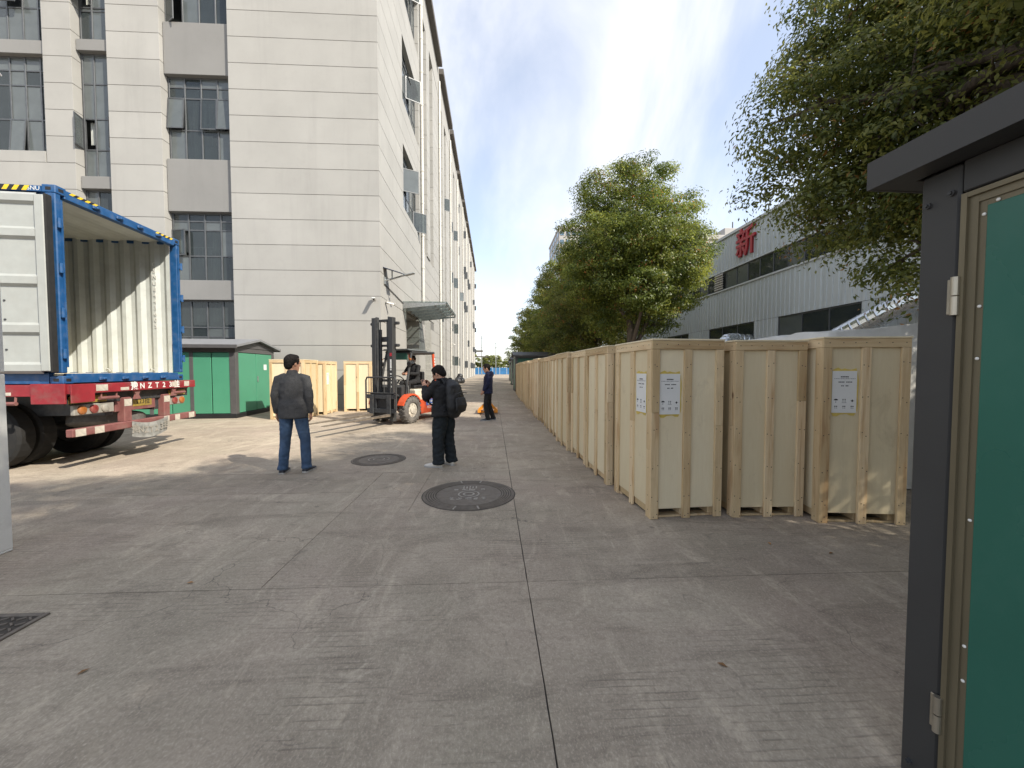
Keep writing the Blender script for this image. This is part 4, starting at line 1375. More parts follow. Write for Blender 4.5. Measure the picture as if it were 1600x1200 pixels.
# the crates against the factory wall
crate('wooden crate nearest the green kiosk in the group at the factory wall', -6.42, 12.80, R(1), 1.05, 1.0, 1.88, 'FLRB', 50, 'crates at the factory wall')
crate('wooden crate with white paper sheet at the factory wall, behind the man in grey blazer', -6.30, 14.05, R(3), 1.05, 1.15, 1.86, 'FLRB', 51, 'crates at the factory wall', labels=(('R', -0.32, 1.25, 0.22, 0.42),))
crate('wooden crate right behind the forklift mast at the factory wall', -5.02, 15.08, R(0), 1.0, 1.1, 1.88, 'FLRB', 52, 'crates at the factory wall')

# ------------------------------------------------------------------ goods under plastic sheet behind the crates
wr = thing('wrapped_goods', 'stack of goods under crumpled pale plastic sheet behind the right crates', 'wrapped goods', (5.75, 5.7, 0))
m = MB()
nx, ny = 26, 20
for face in range(1):
    vs, fs = [], []
    for j in range(ny + 1):
        for i in range(nx + 1):
            u, v = i / nx * 2 - 1, j / ny * 2 - 1
            a = max(abs(u), abs(v))
            if a > 0.72:
                z = 2.17 * max(0.0, 1 - (a - 0.72) / 0.28) ** 0.9
                k = 0.72 / a + (a - 0.72) * 0.25
            else:
                z, k = 2.17, 1.0
            z += 0.05 * mnoise.noise(Vector((u * 4, v * 4, 1.3))) + 0.17 * u * (1 if z > 1 else 0)
            if z < 0:
                z = 0
            vs.append((u * k * 2.05 + 0.03 * mnoise.noise(Vector((u * 6, v * 6, z))), v * k * 1.35 + 0.03 * mnoise.noise(Vector((v * 6, u * 6, z * 3))), z))
    for j in range(ny):
        for i in range(nx):
            a = j * (nx + 1) + i
            fs.append((a, a + 1, a + nx + 2, a + nx + 1))
    m.add(vs, fs)
m.build('sheet', 'wrap', wr, smooth=True)
MB().box((0, 0, 0.07), (2.6, 1.7, 0.13), 0.01).build('pallet', 'wood', wr)

# ------------------------------------------------------------------ green kiosk transformer stations
def station(label, loc, rot, w, d, h=2.3, g='green', frame='sgrey', doors_f=4, doors_s=2, vents=(), group=None, roof='sroof'):
    """w along local x, d along local y, origin at the middle of the base; gable ends face +x and -x"""
    s = thing('transformer_kiosk', label, 'kiosk', loc, rot, group)
    MB().box((0, 0, 0.07), (w + 0.04, d + 0.04, 0.14), 0.01).build('plinth', 'black', s)
    m = MB()
    m.box((0, 0, h - 0.08), (w, d, 0.16), 0.006)
    m.build('top_rail', frame, s)
    for sx in (-1, 1):
        for sy in (-1, 1):
            cbox('post', (0.18, 0.18, h - 0.30), frame, s, (sx * (w / 2 - 0.088), sy * (d / 2 - 0.088), 0.14 + (h - 0.30) / 2))
    MB().box((0, 0, h / 2), (w - 0.24, d - 0.24, h - 0.4)).build('inner_box', 'black', s)
    hh = h - 0.30
    zc = 0.14 + hh / 2
    per = doors_f
    dw = (w - 0.26) / per
    for i in range(2, per, 2):
        for sy in (-1, 1):
            cbox('mullion', (0.11, 0.05, hh), frame, s, (-w / 2 + 0.13 + dw * i, sy * (d / 2 - 0.028), zc))
    for sy in (-1, 1):
        for i in range(per):
            x = -w / 2 + 0.13 + dw * (i + 0.5)
            dr = cbox('door', (dw - 0.03, 0.03, hh - 0.03), g, s, (x, sy * (d / 2 - 0.03), zc), b=0.006)
            if sy < 0 and i in vents:
                for q_ in range(4):
                    cbox('louvre', (0.30, 0.02, 0.035), 'white', dr, (0.0, -0.022, -hh / 2 + 0.30 + q_ * 0.055))
                cbox('louvre_plate', (0.34, 0.008, 0.26), 'white', dr, (0.0, -0.016, -hh / 2 + 0.38))
            if i % 2 == 1 and sy < 0 and i not in vents:
                pass
    dw2 = (d - 0.26) / doors_s
    for sx in (-1, 1):
        for i in range(doors_s):
            y = -d / 2 + 0.13 + dw2 * (i + 0.5)
            dr = cbox('door', (0.03, dw2 - 0.03, hh - 0.03), g, s, (sx * (w / 2 - 0.03), y, zc), b=0.006)
            if sx > 0 and i == 1:
                cbox('handle', (0.03, 0.04, 0.20), 'steel', dr, (0.025, -dw2 / 2 + 0.08, 0.1))
                cbox('notice', (0.006, 0.20, 0.20), 'white', dr, (0.019, 0.05, hh * 0.26))
    # gabled roof, ridge along x
    e, rk = 0.16, 0.27
    rf = MB()
    rf.prism([(-d / 2 - e, h), (0, h + rk), (d / 2 + e, h), (d / 2 + e, h + 0.07), (0, h + rk + 0.075), (-d / 2 - e, h + 0.07)], -w / 2 - e, w / 2 + e, 'x')
    roofo = rf.build('roof', roof, s)
    for sx in (-1, 1):
        gb = MB().prism([(-d / 2 - 0.02, h + 0.001), (d / 2 + 0.02, h + 0.001), (0, h + rk - 0.015)], sx * (w / 2 - 0.05), sx * (w / 2 + 0.02), 'x')
        gb.build('gable', 'sgrey', s)
    for sy in (-1, 1):
        cbox('gutter', (w + 2 * e - 0.01, 0.05, 0.11), frame, s, (0, sy * (d / 2 + e + 0.027), h + 0.015))
    return s
station('bright green transformer kiosk with gabled grey roof behind the trailer', (-11.35, 13.75, 0), R(4), 6.1, 2.5, 2.28, doors_f=10, vents=(6,))
GS = 'stations parked along the lane beyond the crates'
station('dark kiosk next beyond the long row of crates', (3.05, 28.75, 0), R(0), 2.9, 2.6, 2.55, 'green_far', 'sgrey', 3, 2, group=GS, roof='charcoal')
station('second dark kiosk beyond the crates, farther down the lane', (3.4, 40.3, 0), R(1), 2.9, 2.6, 2.55, 'green_far', 'sgrey', 3, 2, group=GS, roof='charcoal')
station('farthest green kiosk down the right side of the lane', (3.9, 55.5, 0), R(0), 3.0, 2.8, 2.6, 'green_far', 'sgrey', 3, 2, group=GS, roof='charcoal')

# ------------------------------------------------------------------ charcoal cabinet at the right edge
CR = R(2.0)
cab = thing('equipment_cabinet', 'charcoal cabinet with green door and bronze frame at the right edge', 'cabinet', (1.574, 1.36, 0), CR)
# local frame: corner at the origin, face x = 0 looking to -x, body runs to -y and +x
cw, ch = 1.9, 2.255
m = MB(); m.span(0.02, 2.2, -cw + 0.02, -0.02, 0.055, ch - 0.02); m.build('body_shell', 'charcoal', cab)
m = MB(); m.span(0.006, 2.2, -cw + 0.004, -0.004, 0, 0.05, 0.01); m.build('plinth', 'charcoal', cab)
cbox('corner_post', (0.16, 0.118, ch - 0.01), 'charcoal', cab, (0.08, -0.059, 0.003 + (ch - 0.01) / 2), b=0.008)
cbox('corner_post', (0.16, 0.12, ch - 0.124), 'charcoal', cab, (0.08, -cw + 0.06, 0.12 + (ch - 0.124) / 2), b=0.008)
cbox('top_beam', (0.12, cw - 0.245, 0.105), 'charcoal', cab, (0.061, -cw / 2, ch - 0.056), b=0.004)
cbox('bottom_beam', (0.12, cw - 0.245, 0.045), 'charcoal', cab, (0.061, -cw / 2, 0.077), b=0.004)
for z in (ch - 0.195, ch - 0.20):
    pass
for y, z in ((-0.028, 2.14), (-0.098, 2.155), (-0.035, 0.07)):
    m = MB(); m.cyl((0, 0, 0), 0.010, 0.012, 'x', 12); m.cyl((-0.008, 0, 0), 0.006, 0.01, 'x', 6)
    m.build('bolt', 'steel_d', cab, (-0.004, y, z))
# bronze door frame, stepped profile
y0, y1, z0, z1 = -0.128, -cw + 0.13, 0.102, ch - 0.118
door = MB()
for (a, b, t) in ((0.0, 0.016, 0.010), (0.016, 0.040, 0.0), (0.040, 0.058, -0.006)):
    door.span(-t, 0.03, y0 - b, y0 - a, z0 + a, z1 - a)
    door.span(-t, 0.03, y1 + a, y1 + b, z0 + a, z1 - a)
    door.span(-t + 0.0005, 0.03, y1 + b, y0 - b, z1 - b, z1 - a)
    door.span(-t + 0.0005, 0.03, y1 + b, y0 - b, z0 + a, z0 + b)
dr = door.build('door_frame', 'brass', cab)
cbox('door_panel', (0.012, abs(y1 - y0) - 0.116, z1 - z0 - 0.116), 'green_d', cab, (0.010, (y0 + y1) / 2, (z0 + z1) / 2), b=0.002)
for yv, zv in ((y0 - 0.052, z1 - 0.085), (y0 - 0.085, z1 - 0.052), (y0 - 0.05, z1 - 0.38), (y0 - 0.05, z1 - 0.55), (y0 - 0.05, 0.62), (y0 - 0.05, 0.50), (y0 - 0.05, 1.05)):
    m = MB(); m.ball((0, 0, 0), (0.004, 0.0055, 0.0055), 10, 6)
    m.build('rivet', 'white', cab, (0.0035, yv, zv), smooth=True)
for z in (1.80, 0.335):
    h_ = MB(); h_.cyl((0, 0, 0.033), 0.0115, 0.062, 'z', 16); h_.cyl((0, 0, -0.033), 0.0115, 0.062, 'z', 16)
    h_.box((0.008, 0.012, 0.0), (0.006, 0.03, 0.12), 0.002)
    h_.build('hinge', 'hinge', cab, (-0.014, y0 + 0.004, z), smooth=False)
# roof with deep fascia and overhang
rf = MB()
rf.span(-0.105, -0.095, -cw - 0.1, 0.105, ch - 0.005, ch + 0.10)
rf.span(-0.095, 2.3, 0.095, 0.105, ch - 0.005, ch + 0.10)
rf.span(-0.095, 2.3, -cw - 0.1, 0.095, ch + 0.07, ch + 0.09)
rf.span(-0.094, 0.0, -cw - 0.09, 0.094, ch - 0.004, ch + 0.004)
rf.span(-0.094, 2.3, 0.02, 0.094, ch - 0.0035, ch + 0.0045)
rf.build('roof', 'charcoal', cab)

# ------------------------------------------------------------------ shipping container
CX, CY, CZ = -6.33, 5.98, 1.34
CW, CHT, CL = 2.438, 2.896, 12.19
cont = thing('shipping_container', 'blue open shipping container with pale corrugated inside on the trailer', 'container', (CX, CY, CZ), R(4))
# local: door end at x=0, body runs to -x, near side y=0, far side y=CW, floor z=0
for yv in (0.07, CW - 0.07):
    y_in = yv + (0.015 if yv < 1 else -0.015)
    m = MB(); m.span(-0.14, 0, min(yv - 0.07, y_in) if yv < 1 else y_in, y_in if yv < 1 else yv + 0.07, 0.16, CHT - 0.12, 0.012)
    s = -1 if yv < 1 else 1
    m.span(0.0, 0.02, yv - 0.012, yv + 0.012, 0.25, CHT - 0.2)
    p = m.build('corner_post', 'blue', cont)
    for z in (0.45, 1.05, 1.7, 2.35):
        hb = MB(); hb.cyl((0, 0, 0), 0.022, 0.14, 'z', 10); hb.box((-0.012, -s * 0.02, 0), (0.02, 0.06, 0.10))
        hb.build('hinge_lug', 'blue', p, (0.03, yv + s * 0.055, z))
hd_ = MB(); hd_.span(-0.10, 0, 0.14, CW - 0.14, CHT - 0.155, CHT - 0.02, 0.008); header = hd_.build('door_header', 'blue', cont)
sl_ = MB(); sl_.span(-0.12, 0, 0.14, CW - 0.14, 0.01, 0.155, 0.008); sill = sl_.build('door_sill', 'blue', cont)
for i in range(4):
    y = 0.62 + i * 0.42
    for par, z in ((header, CHT - 0.09), (sill, 0.07)):
        k = MB(); k.box((0.015, 0, 0), (0.03, 0.13, 0.05), 0.008); k.box((0.03, 0, 0.0), (0.05, 0.05, 0.035), 0.008)
        k.build('lock_keeper', 'blue', par, (0, y, z))
for yv in (0.09, CW - 0.09):
    for zv in (0.06, CHT - 0.06):
        m = MB(); m.box((0, 0, 0), (0.178, 0.162, 0.118), 0.01)
        cc_ = m.build('corner_casting', 'blue', cont, (-0.086, yv - 0.006 if yv < 1 else yv + 0.006, zv))
        MB().box((0, 0, 0), (0.004, 0.07, 0.045)).build('casting_hole_dark', 'black', cc_, (0.0895, 0, 0))  # black plates; the shade inside the openings is put in their colour
        MB().box((0, 0, 0), (0.07, 0.004, 0.045)).build('casting_hole_dark', 'black', cc_, (0, -0.0815 if yv < 1 else 0.0815, 0))
# corrugated side walls, roof, floor, front wall
def corrugated(x0, x1, zb, zt, y, depth):
    p, x = [], x1
    while x > x0:
        p += [(x, y), (x - 0.07, y), (x - 0.139, y + depth), (x - 0.209, y + depth)]
        x -= 0.278
    p.append((x0, y))
    n = len(p)
    vs = [(a, b, zb) for a, b in p] + [(a, b, zt) for a, b in p]
    return vs, [(i, i + 1, i + 1 + n, i + n) for i in range(n - 1)]
m = MB(); m.add(*corrugated(-CL + 0.1, -0.14, 0.15, CHT - 0.06, CW - 0.085, 0.045)); m.build('side_wall', 'cwhite', cont)
m = MB(); m.add(*corrugated(-CL + 0.1, -0.14, 0.15, CHT - 0.06, CW - 0.08, 0.045)); m.build('side_wall', 'blue', cont)['label'] = 'blue outside skin of the far side wall'
m = MB(); m.add(*corrugated(-CL + 0.1, -0.14, 0.15, CHT - 0.06, 0.04, 0.045)); m.build('side_wall', 'blue', cont)
m = MB()
vs, fs = [], []
n = 88
for i in range(n + 1):
    x = -0.10 - (CL - 0.2) * i / n
    z = CHT - 0.075 + (0.022 if (i % 4) in (1, 2) else 0.0)
    vs += [(x, 0.06, z), (x, CW - 0.032, z)]
fs = [(2 * i, 2 * i + 2, 2 * i + 3, 2 * i + 1) for i in range(n)]
m.add(vs, fs); m.build('roof', 'cwhite', cont)
for yv in (0.03, CW - 0.03):
    m = MB(); m.span(-CL + 0.15, -0.175, yv - 0.03, yv + 0.03, CHT - 0.11, CHT - 0.03); m.build('top_rail', 'blue', cont)
    m = MB(); m.span(-CL + 0.15, -0.175, yv - 0.03, yv + 0.03, 0.005, 0.16); m.build('bottom_rail', 'blue', cont)
m = MB(); m.span(-CL + 0.1, -0.125, 0.07, CW - 0.10, 0.10, 0.148); m.build('floor', 'ply', cont)
m = MB(); m.span(-CL, -CL + 0.08, 0.02, CW - 0.02, 0.02, CHT - 0.02); m.build('end_wall', 'cwhite', cont)
# yellow and black hazard stripes on the header
for (ya, yb) in ((0.20, 0.62), (CW - 0.62, CW - 0.22)):
    for i in range(7):
        y = ya + (yb - ya) * i / 7
        wv = (yb - ya) / 7
        k = MB().prism([(y, CHT - 0.062), (y + wv, CHT - 0.062), (y + wv + 0.05, CHT - 0.023), (y + 0.05, CHT - 0.023)], 0.0005, 0.0025, 'x')
        k.build('hazard_stripe', 'hyellow' if i % 2 == 0 else 'black', header)
for i in range(8):
    x = -0.42 - i * 0.062
    k = MB().prism([(x, CHT - 0.105), (x + 0.062, CHT - 0.105), (x + 0.105, CHT - 0.035), (x + 0.043, CHT - 0.035)], -0.003, -0.0005, 'y')
    k.build('hazard_stripe', 'hyellow' if i % 2 == 0 else 'black', cont)
# folded-back near door, its inner face towards us
dm = MB()
dm.span(-1.16, -0.06, -0.075, -0.045, 0.20, CHT - 0.21)
leaf = dm.build('door_leaf', 'cdoor', cont)
for x in (-0.10, -1.12):
    k = MB(); k.span(x - 0.06, x + 0.06, -0.125, -0.0755, 0.19, CHT - 0.20, 0.01); k.build('door_stile', 'cdoor', leaf)
for z in (0.24, 0.80, 1.49, 2.16, CHT - 0.25):
    k = MB()
    hh_ = 0.055 if 0.3 < z < 2.5 else 0.05
    k.prism([(-0.0755, z - hh_ - 0.035), (-0.0755, z + hh_ + 0.035), (-0.115, z + hh_ - 0.005), (-0.115, z - hh_ + 0.005)], -1.055, -0.165, 'x')
    k.build('door_rib', 'cdoor', leaf)
g = MB(); g.span(-0.036, -0.006, -0.13, -0.03, 0.17, CHT - 0.18, 0.01); g.build('door_gasket', 'rubber', cont)
for z in (2.62, 1.92, 1.20, 0.93, 0.50, 0.30):
    for x in (-0.62, -0.70):
        k = MB(); k.cyl((0, 0, 0), 0.014, 0.01, 'y', 10); k.build('rivet', 'steel_d', leaf, (x - 0.12 * (z > 1.5), -0.079, z - 0.0))
lettering('CSNU', 0.085, 'white', cont, (-0.30, 0.0, CHT - 0.07), FACE_MY)
# pale stencilled number running down the far inside wall
for i, chh in enumerate('CSNU8443605'):
    lettering(chh, 0.115, 'white', cont, (-0.42, CW - 0.10, 2.36 - i * 0.125), FACE_MY)
for x in (-0.5, -1.3, -2.1):
    k = MB(); k.tube([(x - 0.05, CW - 0.11, 0.20), (x, CW - 0.15, 0.24), (x + 0.05, CW - 0.11, 0.20)], 0.008, 6); k.build('lashing_ring', 'steel', cont)

# ------------------------------------------------------------------ semi-trailer below the container
tr = thing('semi_trailer', 'red flatbed semi-trailer with weathered tail lights and bent number plate', 'trailer', (CX, CY, 0), R(4))
m = MB(); m.span(0.03, 0.16, -0.06, CW + 0.10, 1.19, 1.335, 0.008); beam = m.build('rear_beam', 'red', tr)
m = MB(); m.span(-11, 0.028, -0.06, 0.02, 1.16, 1.33, 0.006); side = m.build('side_rail', 'red', tr)
m = MB(); m.span(-11, 0.028, CW - 0.0, CW + 0.08, 1.16, 1.33, 0.006); m.build('side_rail', 'red', tr)
m = MB(); m.span(-0.34, 0.10, -0.09, -0.062, 1.05, 1.345, 0.004); m.span(0.161, 0.18, -0.08, 0.28, 1.06, 1.34, 0.004); m.build('corner_plate', 'red', tr)
for y in (0.42, 1.95, 2.28):
    cbox('reflective_tape', (0.004, 0.20 if y < 1 else 0.14, 0.10), 'reflect', tr, (0.1625, y, 1.27), b=0.001)
for y in (0.83,):
    cbox('reflective_tape', (0.004, 0.16, 0.05), 'reflect', tr, (0.1625, y, 1.235), b=0.001)
for i, chh in enumerate('豫NZT23挂'):
    lettering(chh, 0.135 if i not in (0, 6) else 0.15, 'white', tr, (0.163, 1.02 + i * 0.165, 1.265), FACE_PX, 0.001, 0.003)
cbox('reflective_tape', (0.22, 0.004, 0.045), 'reflect', tr, (-0.72, -0.0625, 1.20), b=0.001)
for x in (-1.5, -0.72):
    k = MB(); k.tube([(x - 0.17, -0.06, 1.06), (x + 0.17, -0.06, 1.06)], 0.028, 8); k.tube([(x - 0.15, -0.04, 1.16), (x - 0.15, -0.05, 1.06)], 0.014, 6); k.tube([(x + 0.15, -0.04, 1.16), (x + 0.15, -0.05, 1.06)], 0.014, 6)
    k.build('lashing_winch', 'redfade', tr)
k = MB(); k.tube([(0.12, 0.42, 1.10), (0.12, 0.75, 1.10)], 0.026, 8); k.tube([(0.12, 0.45, 1.2), (0.12, 0.45, 1.1)], 0.012, 6); k.tube([(0.12, 0.72, 1.2), (0.12, 0.72, 1.1)], 0.012, 6); k.build('lashing_winch', 'redfade', tr)
k = MB(); k.tube([(0.12, 1.98, 1.10), (0.12, 2.28, 1.10)], 0.026, 8); k.tube([(0.12, 2.0, 1.2), (0.12, 2.0, 1.1)], 0.012, 6); k.build('lashing_winch', 'redfade', tr)
for y in (1.12, 1.98):
    k = MB().prism([(y - 0.07, 1.188), (y + 0.07, 1.188), (y + 0.03, 1.12), (y + 0.07, 1.04), (y - 0.07, 1.04), (y - 0.03, 1.12)], 0.10, 0.13, 'x'); k.build('twist_lock', 'redfade', tr)
# chassis beams and underrun guard
for y in (0.72, 1.72):
    m = MB(); m.span(-11, 0.0, y - 0.07, y + 0.07, 0.80, 1.158, 0.006); m.build('chassis_beam', 'steel_d', tr)
m = MB(); m.span(-0.02, 0.03, 0.80, 1.64, 0.84, 1.15, 0.006); m.build('cross_member', 'redfade', tr)
m = MB(); m.span(-0.01, 0.04, -0.04, CW + 0.04, 1.02, 1.18, 0.004); m.build('cross_member', 'steel_d', tr)
bar = MB(); bar.span(0.02, 0.12, -0.02, CW + 0.16, 0.545, 0.665, 0.012); ub = bar.build('underrun_bar', 'redfade', tr)
for i, (y, w_) in enumerate(((0.06, 0.16), (0.36, 0.16), (1.74, 0.13), (2.02, 0.13), (2.42, 0.16))):
    cbox('reflective_tape', (0.004, w_, 0.11), 'reflect', ub, (0.1225, y + 0.04, 0.605), b=0.001)
for y in (0.96, 1.83):
    m = MB(); m.span(-0.02, 0.10, y - 0.075, y + 0.075, 0.66, 1.08, 0.01); br_ = m.build('bracket', 'redfade', tr)
    cbox('reflective_tape', (0.004, 0.15, 0.12), 'reflect', br_, (0.1025, y, 0.99), b=0.001)
# bent number plate hung on the bar
pl = MB()
n = 12
vs, fs = [], []
for i in range(n + 1):
    f = i / n
    y = 0.98 + 0.78 * f
    z = 0.66 - 0.055 * math.sin(math.pi * f) * 1.2
    vs += [(0.135 + 0.03 * f * f, y, z), (0.13 + 0.02 * math.sin(3 * f), y, z - 0.27)]
fs = [(2 * i, 2 * i + 1, 2 * i + 3, 2 * i + 2) for i in range(n)]
pl.add(vs, fs)
plate = pl.build('number_board', 'platedirt', tr)
for i, chh in enumerate('豫NZT23挂'):
    f = (i + 0.5) / 7
    lettering(chh, 0.155, 'clearlens', plate, (0.146 + 0.03 * f * f, 0.98 + 0.78 * f, 0.525 - 0.066 * math.sin(math.pi * f)), (R(90), 0, R(90)), 0.001, 0.003)
yp = MB(); yp.span(0.031, 0.036, 1.14, 1.55, 0.90, 1.06, 0.002); ypo = yp.build('number_plate', 'yellow', tr)
lettering('T23挂', 0.12, 'black', ypo, (0.037, 1.35, 0.98), FACE_PX)
# tail lights
for y0_ in (0.14, 2.02):
    hs = MB(); hs.span(0.02, 0.08, y0_ - 0.08, y0_ + (0.58 if y0_ < 1 else 0.30), 0.86, 1.02, 0.01); hso = hs.build('light_housing', 'clearlens', tr)
    for j, mm in enumerate(('amber', 'redlens', 'clearlens') if y0_ < 1 else ('redlens', 'amber')):
        k = MB(); k.cyl((0, 0, 0), 0.066, 0.03, 'x', 18); k.ball((0.012, 0, 0), (0.018, 0.06, 0.06), 14, 8)
        k.build('lens', mm, hso, (0.085, y0_ + 0.03 + j * 0.19, 0.94), smooth=False)
m = MB(); m.span(0.04, 0.06, 0.02, 0.62, 1.04, 1.15, 0.003); m.build('marker_board', 'yellow', tr)
m = MB(); m.span(0.04, 0.06, 1.95, 2.38, 1.05, 1.15, 0.003); m.build('marker_board', 'yellow', tr)
# wheels, axles, spare coil
def tyre_ring(mb, cx, cy, cz, r, w, n=28, axis='y'):
    prof = [(r * 0.58, -w / 2), (r * 0.78, -w / 2 - 0.01), (r * 0.93, -w / 2 + 0.005), (r, -w * 0.36), (r, w * 0.36), (r * 0.93, w / 2 - 0.005), (r * 0.78, w / 2 + 0.01), (r * 0.58, w / 2)]
    rings = []
    for i in range(n + 1):
        a = 2 * math.pi * i / n
        rings.append([(cx + p[0] * math.cos(a), cy + p[1], cz + p[0] * math.sin(a)) if axis == 'y' else (cx + p[1], cy + p[0] * math.cos(a), cz + p[0] * math.sin(a)) for p in prof])
    mb.loft(rings, False)
for ax in (-1.40, -2.70, -4.00):
    for y in (0.42, 0.74, 1.72, 2.04):
        m = MB(); tyre_ring(m, 0, 0, 0, 0.52, 0.27)
        wlo = MB(); wlo.cyl((0, 0, 0), 0.30, 0.20, 'y', 20); wlo.cyl((0, 0, 0), 0.10, 0.26, 'y', 14)
        wh_ = wlo.build('wheel', 'steel_d', tr, (ax, y, 0.52))
        m.build('tyre', 'rubber', wh_)
    m = MB(); m.cyl((ax, 1.2, 0.52), 0.075, 2.2, 'y', 12); m.build('axle', 'steel_d', tr)
m = MB(); tyre_ring(m, 0, 0, 0, 0.50, 0.26); m.cyl((0, 0, 0), 0.29, 0.12, 'y', 18)
sp = m.build('spare_wheel', 'tyre', tr, (-0.55, 1.35, 0.66), (R(78), 0, R(12)))
m = MB(); m.tube([(0.02, 0.9, 0.72), (-0.02, 1.2, 0.9), (0.0, 1.45, 0.94), (0.02, 1.62, 0.80), (0.0, 1.7, 0.95)], 0.008, 6); m.build('air_hose', 'cable', tr)

# ------------------------------------------------------------------ gate pillar at the left edge
gp = thing('gate_pillar', 'white clad pillar edge standing at the extreme left', 'pillar', (-4.12, 2.9, 0))
for z0_, z1_ in ((0.0, 0.02), (0.02, 1.515), (1.53, 3.2), (3.215, 5.2)):
    m = MB(); m.span(-0.9, 0, -0.6, 0.56, z0_ + 0.001, z1_, 0.006); m.build('cladding_panel', 'pillar', gp)
m = MB(); m.span(-0.86, -0.03, -0.57, 0.53, 0.05, 5.15); m.build('core', 'black', gp)
c_ = cctv((-4.46, 3.46, 4.25), R(180), 'white security camera on the pillar at the extreme left edge')

# ------------------------------------------------------------------ manholes, drain, leaves
def manhole(label, x, y, r, rings, text=True, rot=0.0):
    t = thing('manhole_cover', label, 'manhole cover', (x, y, 0.0), rot)
    MB().cyl((0, 0, 0.002), r, 0.006, 'z', 64).build('cover_plate', 'iron', t)
    rg = MB()
    def ring(r0, r1, z):
        n = 64
        vs = []
        for i in range(n):
            a = 2 * math.pi * i / n
            ca, sa = math.cos(a), math.sin(a)
            vs += [(r0 * ca, r0 * sa, 0.004), (r0 * ca, r0 * sa, z), (r1 * ca, r1 * sa, z), (r1 * ca, r1 * sa, 0.004)]
        fs = []
        for i in range(n):
            j = (i + 1) % n
            for k in range(3):
                fs.append((4 * i + k, 4 * j + k, 4 * j + k + 1, 4 * i + k + 1))
        rg.add(vs, fs)
    for k in range(rings):
        r1 = r * (0.97 - k * 0.052)
        ring(r1 - r * 0.03, r1, 0.011)
    rg.build('raised_ring', 'iron', t)
    gr = MB()
    for k in range(rings):
        r1 = r * (0.97 - k * 0.052)
        n = 64
        vs = [((r1 - r * q_) * math.cos(2 * math.pi * i / n), (r1 - r * q_) * math.sin(2 * math.pi * i / n), 0.0056) for i in range(n) for q_ in (0.031, 0.051)]
        gr.add(vs, [(2 * i, 2 * ((i + 1) % n), 2 * ((i + 1) % n) + 1, 2 * i + 1) for i in range(n)])
    gr.build('groove', 'iron_d', t)
    em = MB()
    if text:
        for a in (75, 105, 255, 285):
            ca, sa = math.cos(R(a)), math.sin(R(a))
            em.box((0, 0, 0), (0.018, r * 0.16, 0.010), 0.002, Matrix.Translation((ca * r * 0.9, sa * r * 0.9, 0.009)) @ Matrix.Rotation(R(a - 90), 4, 'Z'))
        n = 30
        for r0, r1 in ((0.115, 0.135), (0.05, 0.075)):
            vs = [(rr * math.cos(2 * math.pi * i / n), rr * math.sin(2 * math.pi * i / n) - 0.02, 0.0105) for i in range(n) for rr in (r0, r1)]
            em.add(vs, [(2 * i, 2 * i + 1, 2 * ((i + 1) % n) + 1, 2 * ((i + 1) % n)) for i in range(n)])
        for k in range(5):
            em.box((-0.08 + k * 0.04, 0.25, 0.007), (0.018, 0.10 if k % 2 == 0 else 0.07, 0.009), 0.002)
        for x, w_ in ((-0.17, 0.05), (-0.06, 0.07), (0.03, 0.08), (0.17, 0.05)):
            em.box((x, 0.165, 0.007), (w_, 0.035, 0.009), 0.002)
        for k in range(5):
            rr = random.Random(k)
            for q_ in range(3):
                em.box((-0.20 + k * 0.10 + rr.uniform(-0.02, 0.02), -0.205 + q_ * 0.026, 0.007), (0.03 + 0.03 * rr.random(), 0.014, 0.009), 0.002)
        em.build('emblem', 'emboss', t)
    else:
        n = 30
        for r0, r1 in ((0.08, 0.10), (0.16, 0.18)):
            vs = [(rr * math.cos(2 * math.pi * i / n), rr * math.sin(2 * math.pi * i / n), 0.0105) for i in range(n) for rr in (r0, r1)]
            em.add(vs, [(2 * i, 2 * i + 1, 2 * ((i + 1) % n) + 1, 2 * ((i + 1) % n)) for i in range(n)])
        em.build('emblem', 'emboss', t)
    m2 = MB()
    n = 64
    vs = [(rr * math.cos(2 * math.pi * i / n), rr * math.sin(2 * math.pi * i / n), zz) for i in range(n) for rr, zz in ((r, 0.0035), (r * 1.025, 0.0025))]
    m2.add(vs, [(2 * i, 2 * ((i + 1) % n), 2 * ((i + 1) % n) + 1, 2 * i + 1) for i in range(n)])
    m2.build('rim', 'iron_d', t)
    return t
manhole('large round cast iron manhole cover with emblem in the middle of the yard', -0.30, 4.76, 0.565, 5)
manhole('smaller round manhole cover beside the man with the backpack', -1.97, 6.70, 0.44, 4, False)

dg_ = thing('drain_grate', 'square patterned iron drain cover at the lower left', 'drain', (-3.15, 2.24, 0))
MB().box((0, 0, 0.001), (0.68, 0.58, 0.006), 0.001).build('tray', 'iron_d', dg_)
for sx in (-1, 1):
    cbox('frame_bar', (0.03, 0.58, 0.014), 'iron', dg_, (sx * 0.325, 0, 0.005), b=0.003)
    cbox('frame_bar', (0.62, 0.03, 0.014), 'iron', dg_, (0, sx * 0.275, 0.005), b=0.003)
for i in range(12):
    for j in range(10):
        for q_ in (-1, 1):
            if (i + j + (q_ > 0)) % 2 == 0:
                cbox('tread_bar', (0.042, 0.011, 0.010), 'iron', dg_, (-0.283 + i * 0.0515, -0.235 + j * 0.052, 0.0078), (0, 0, R(38 * q_)), b=0.002)

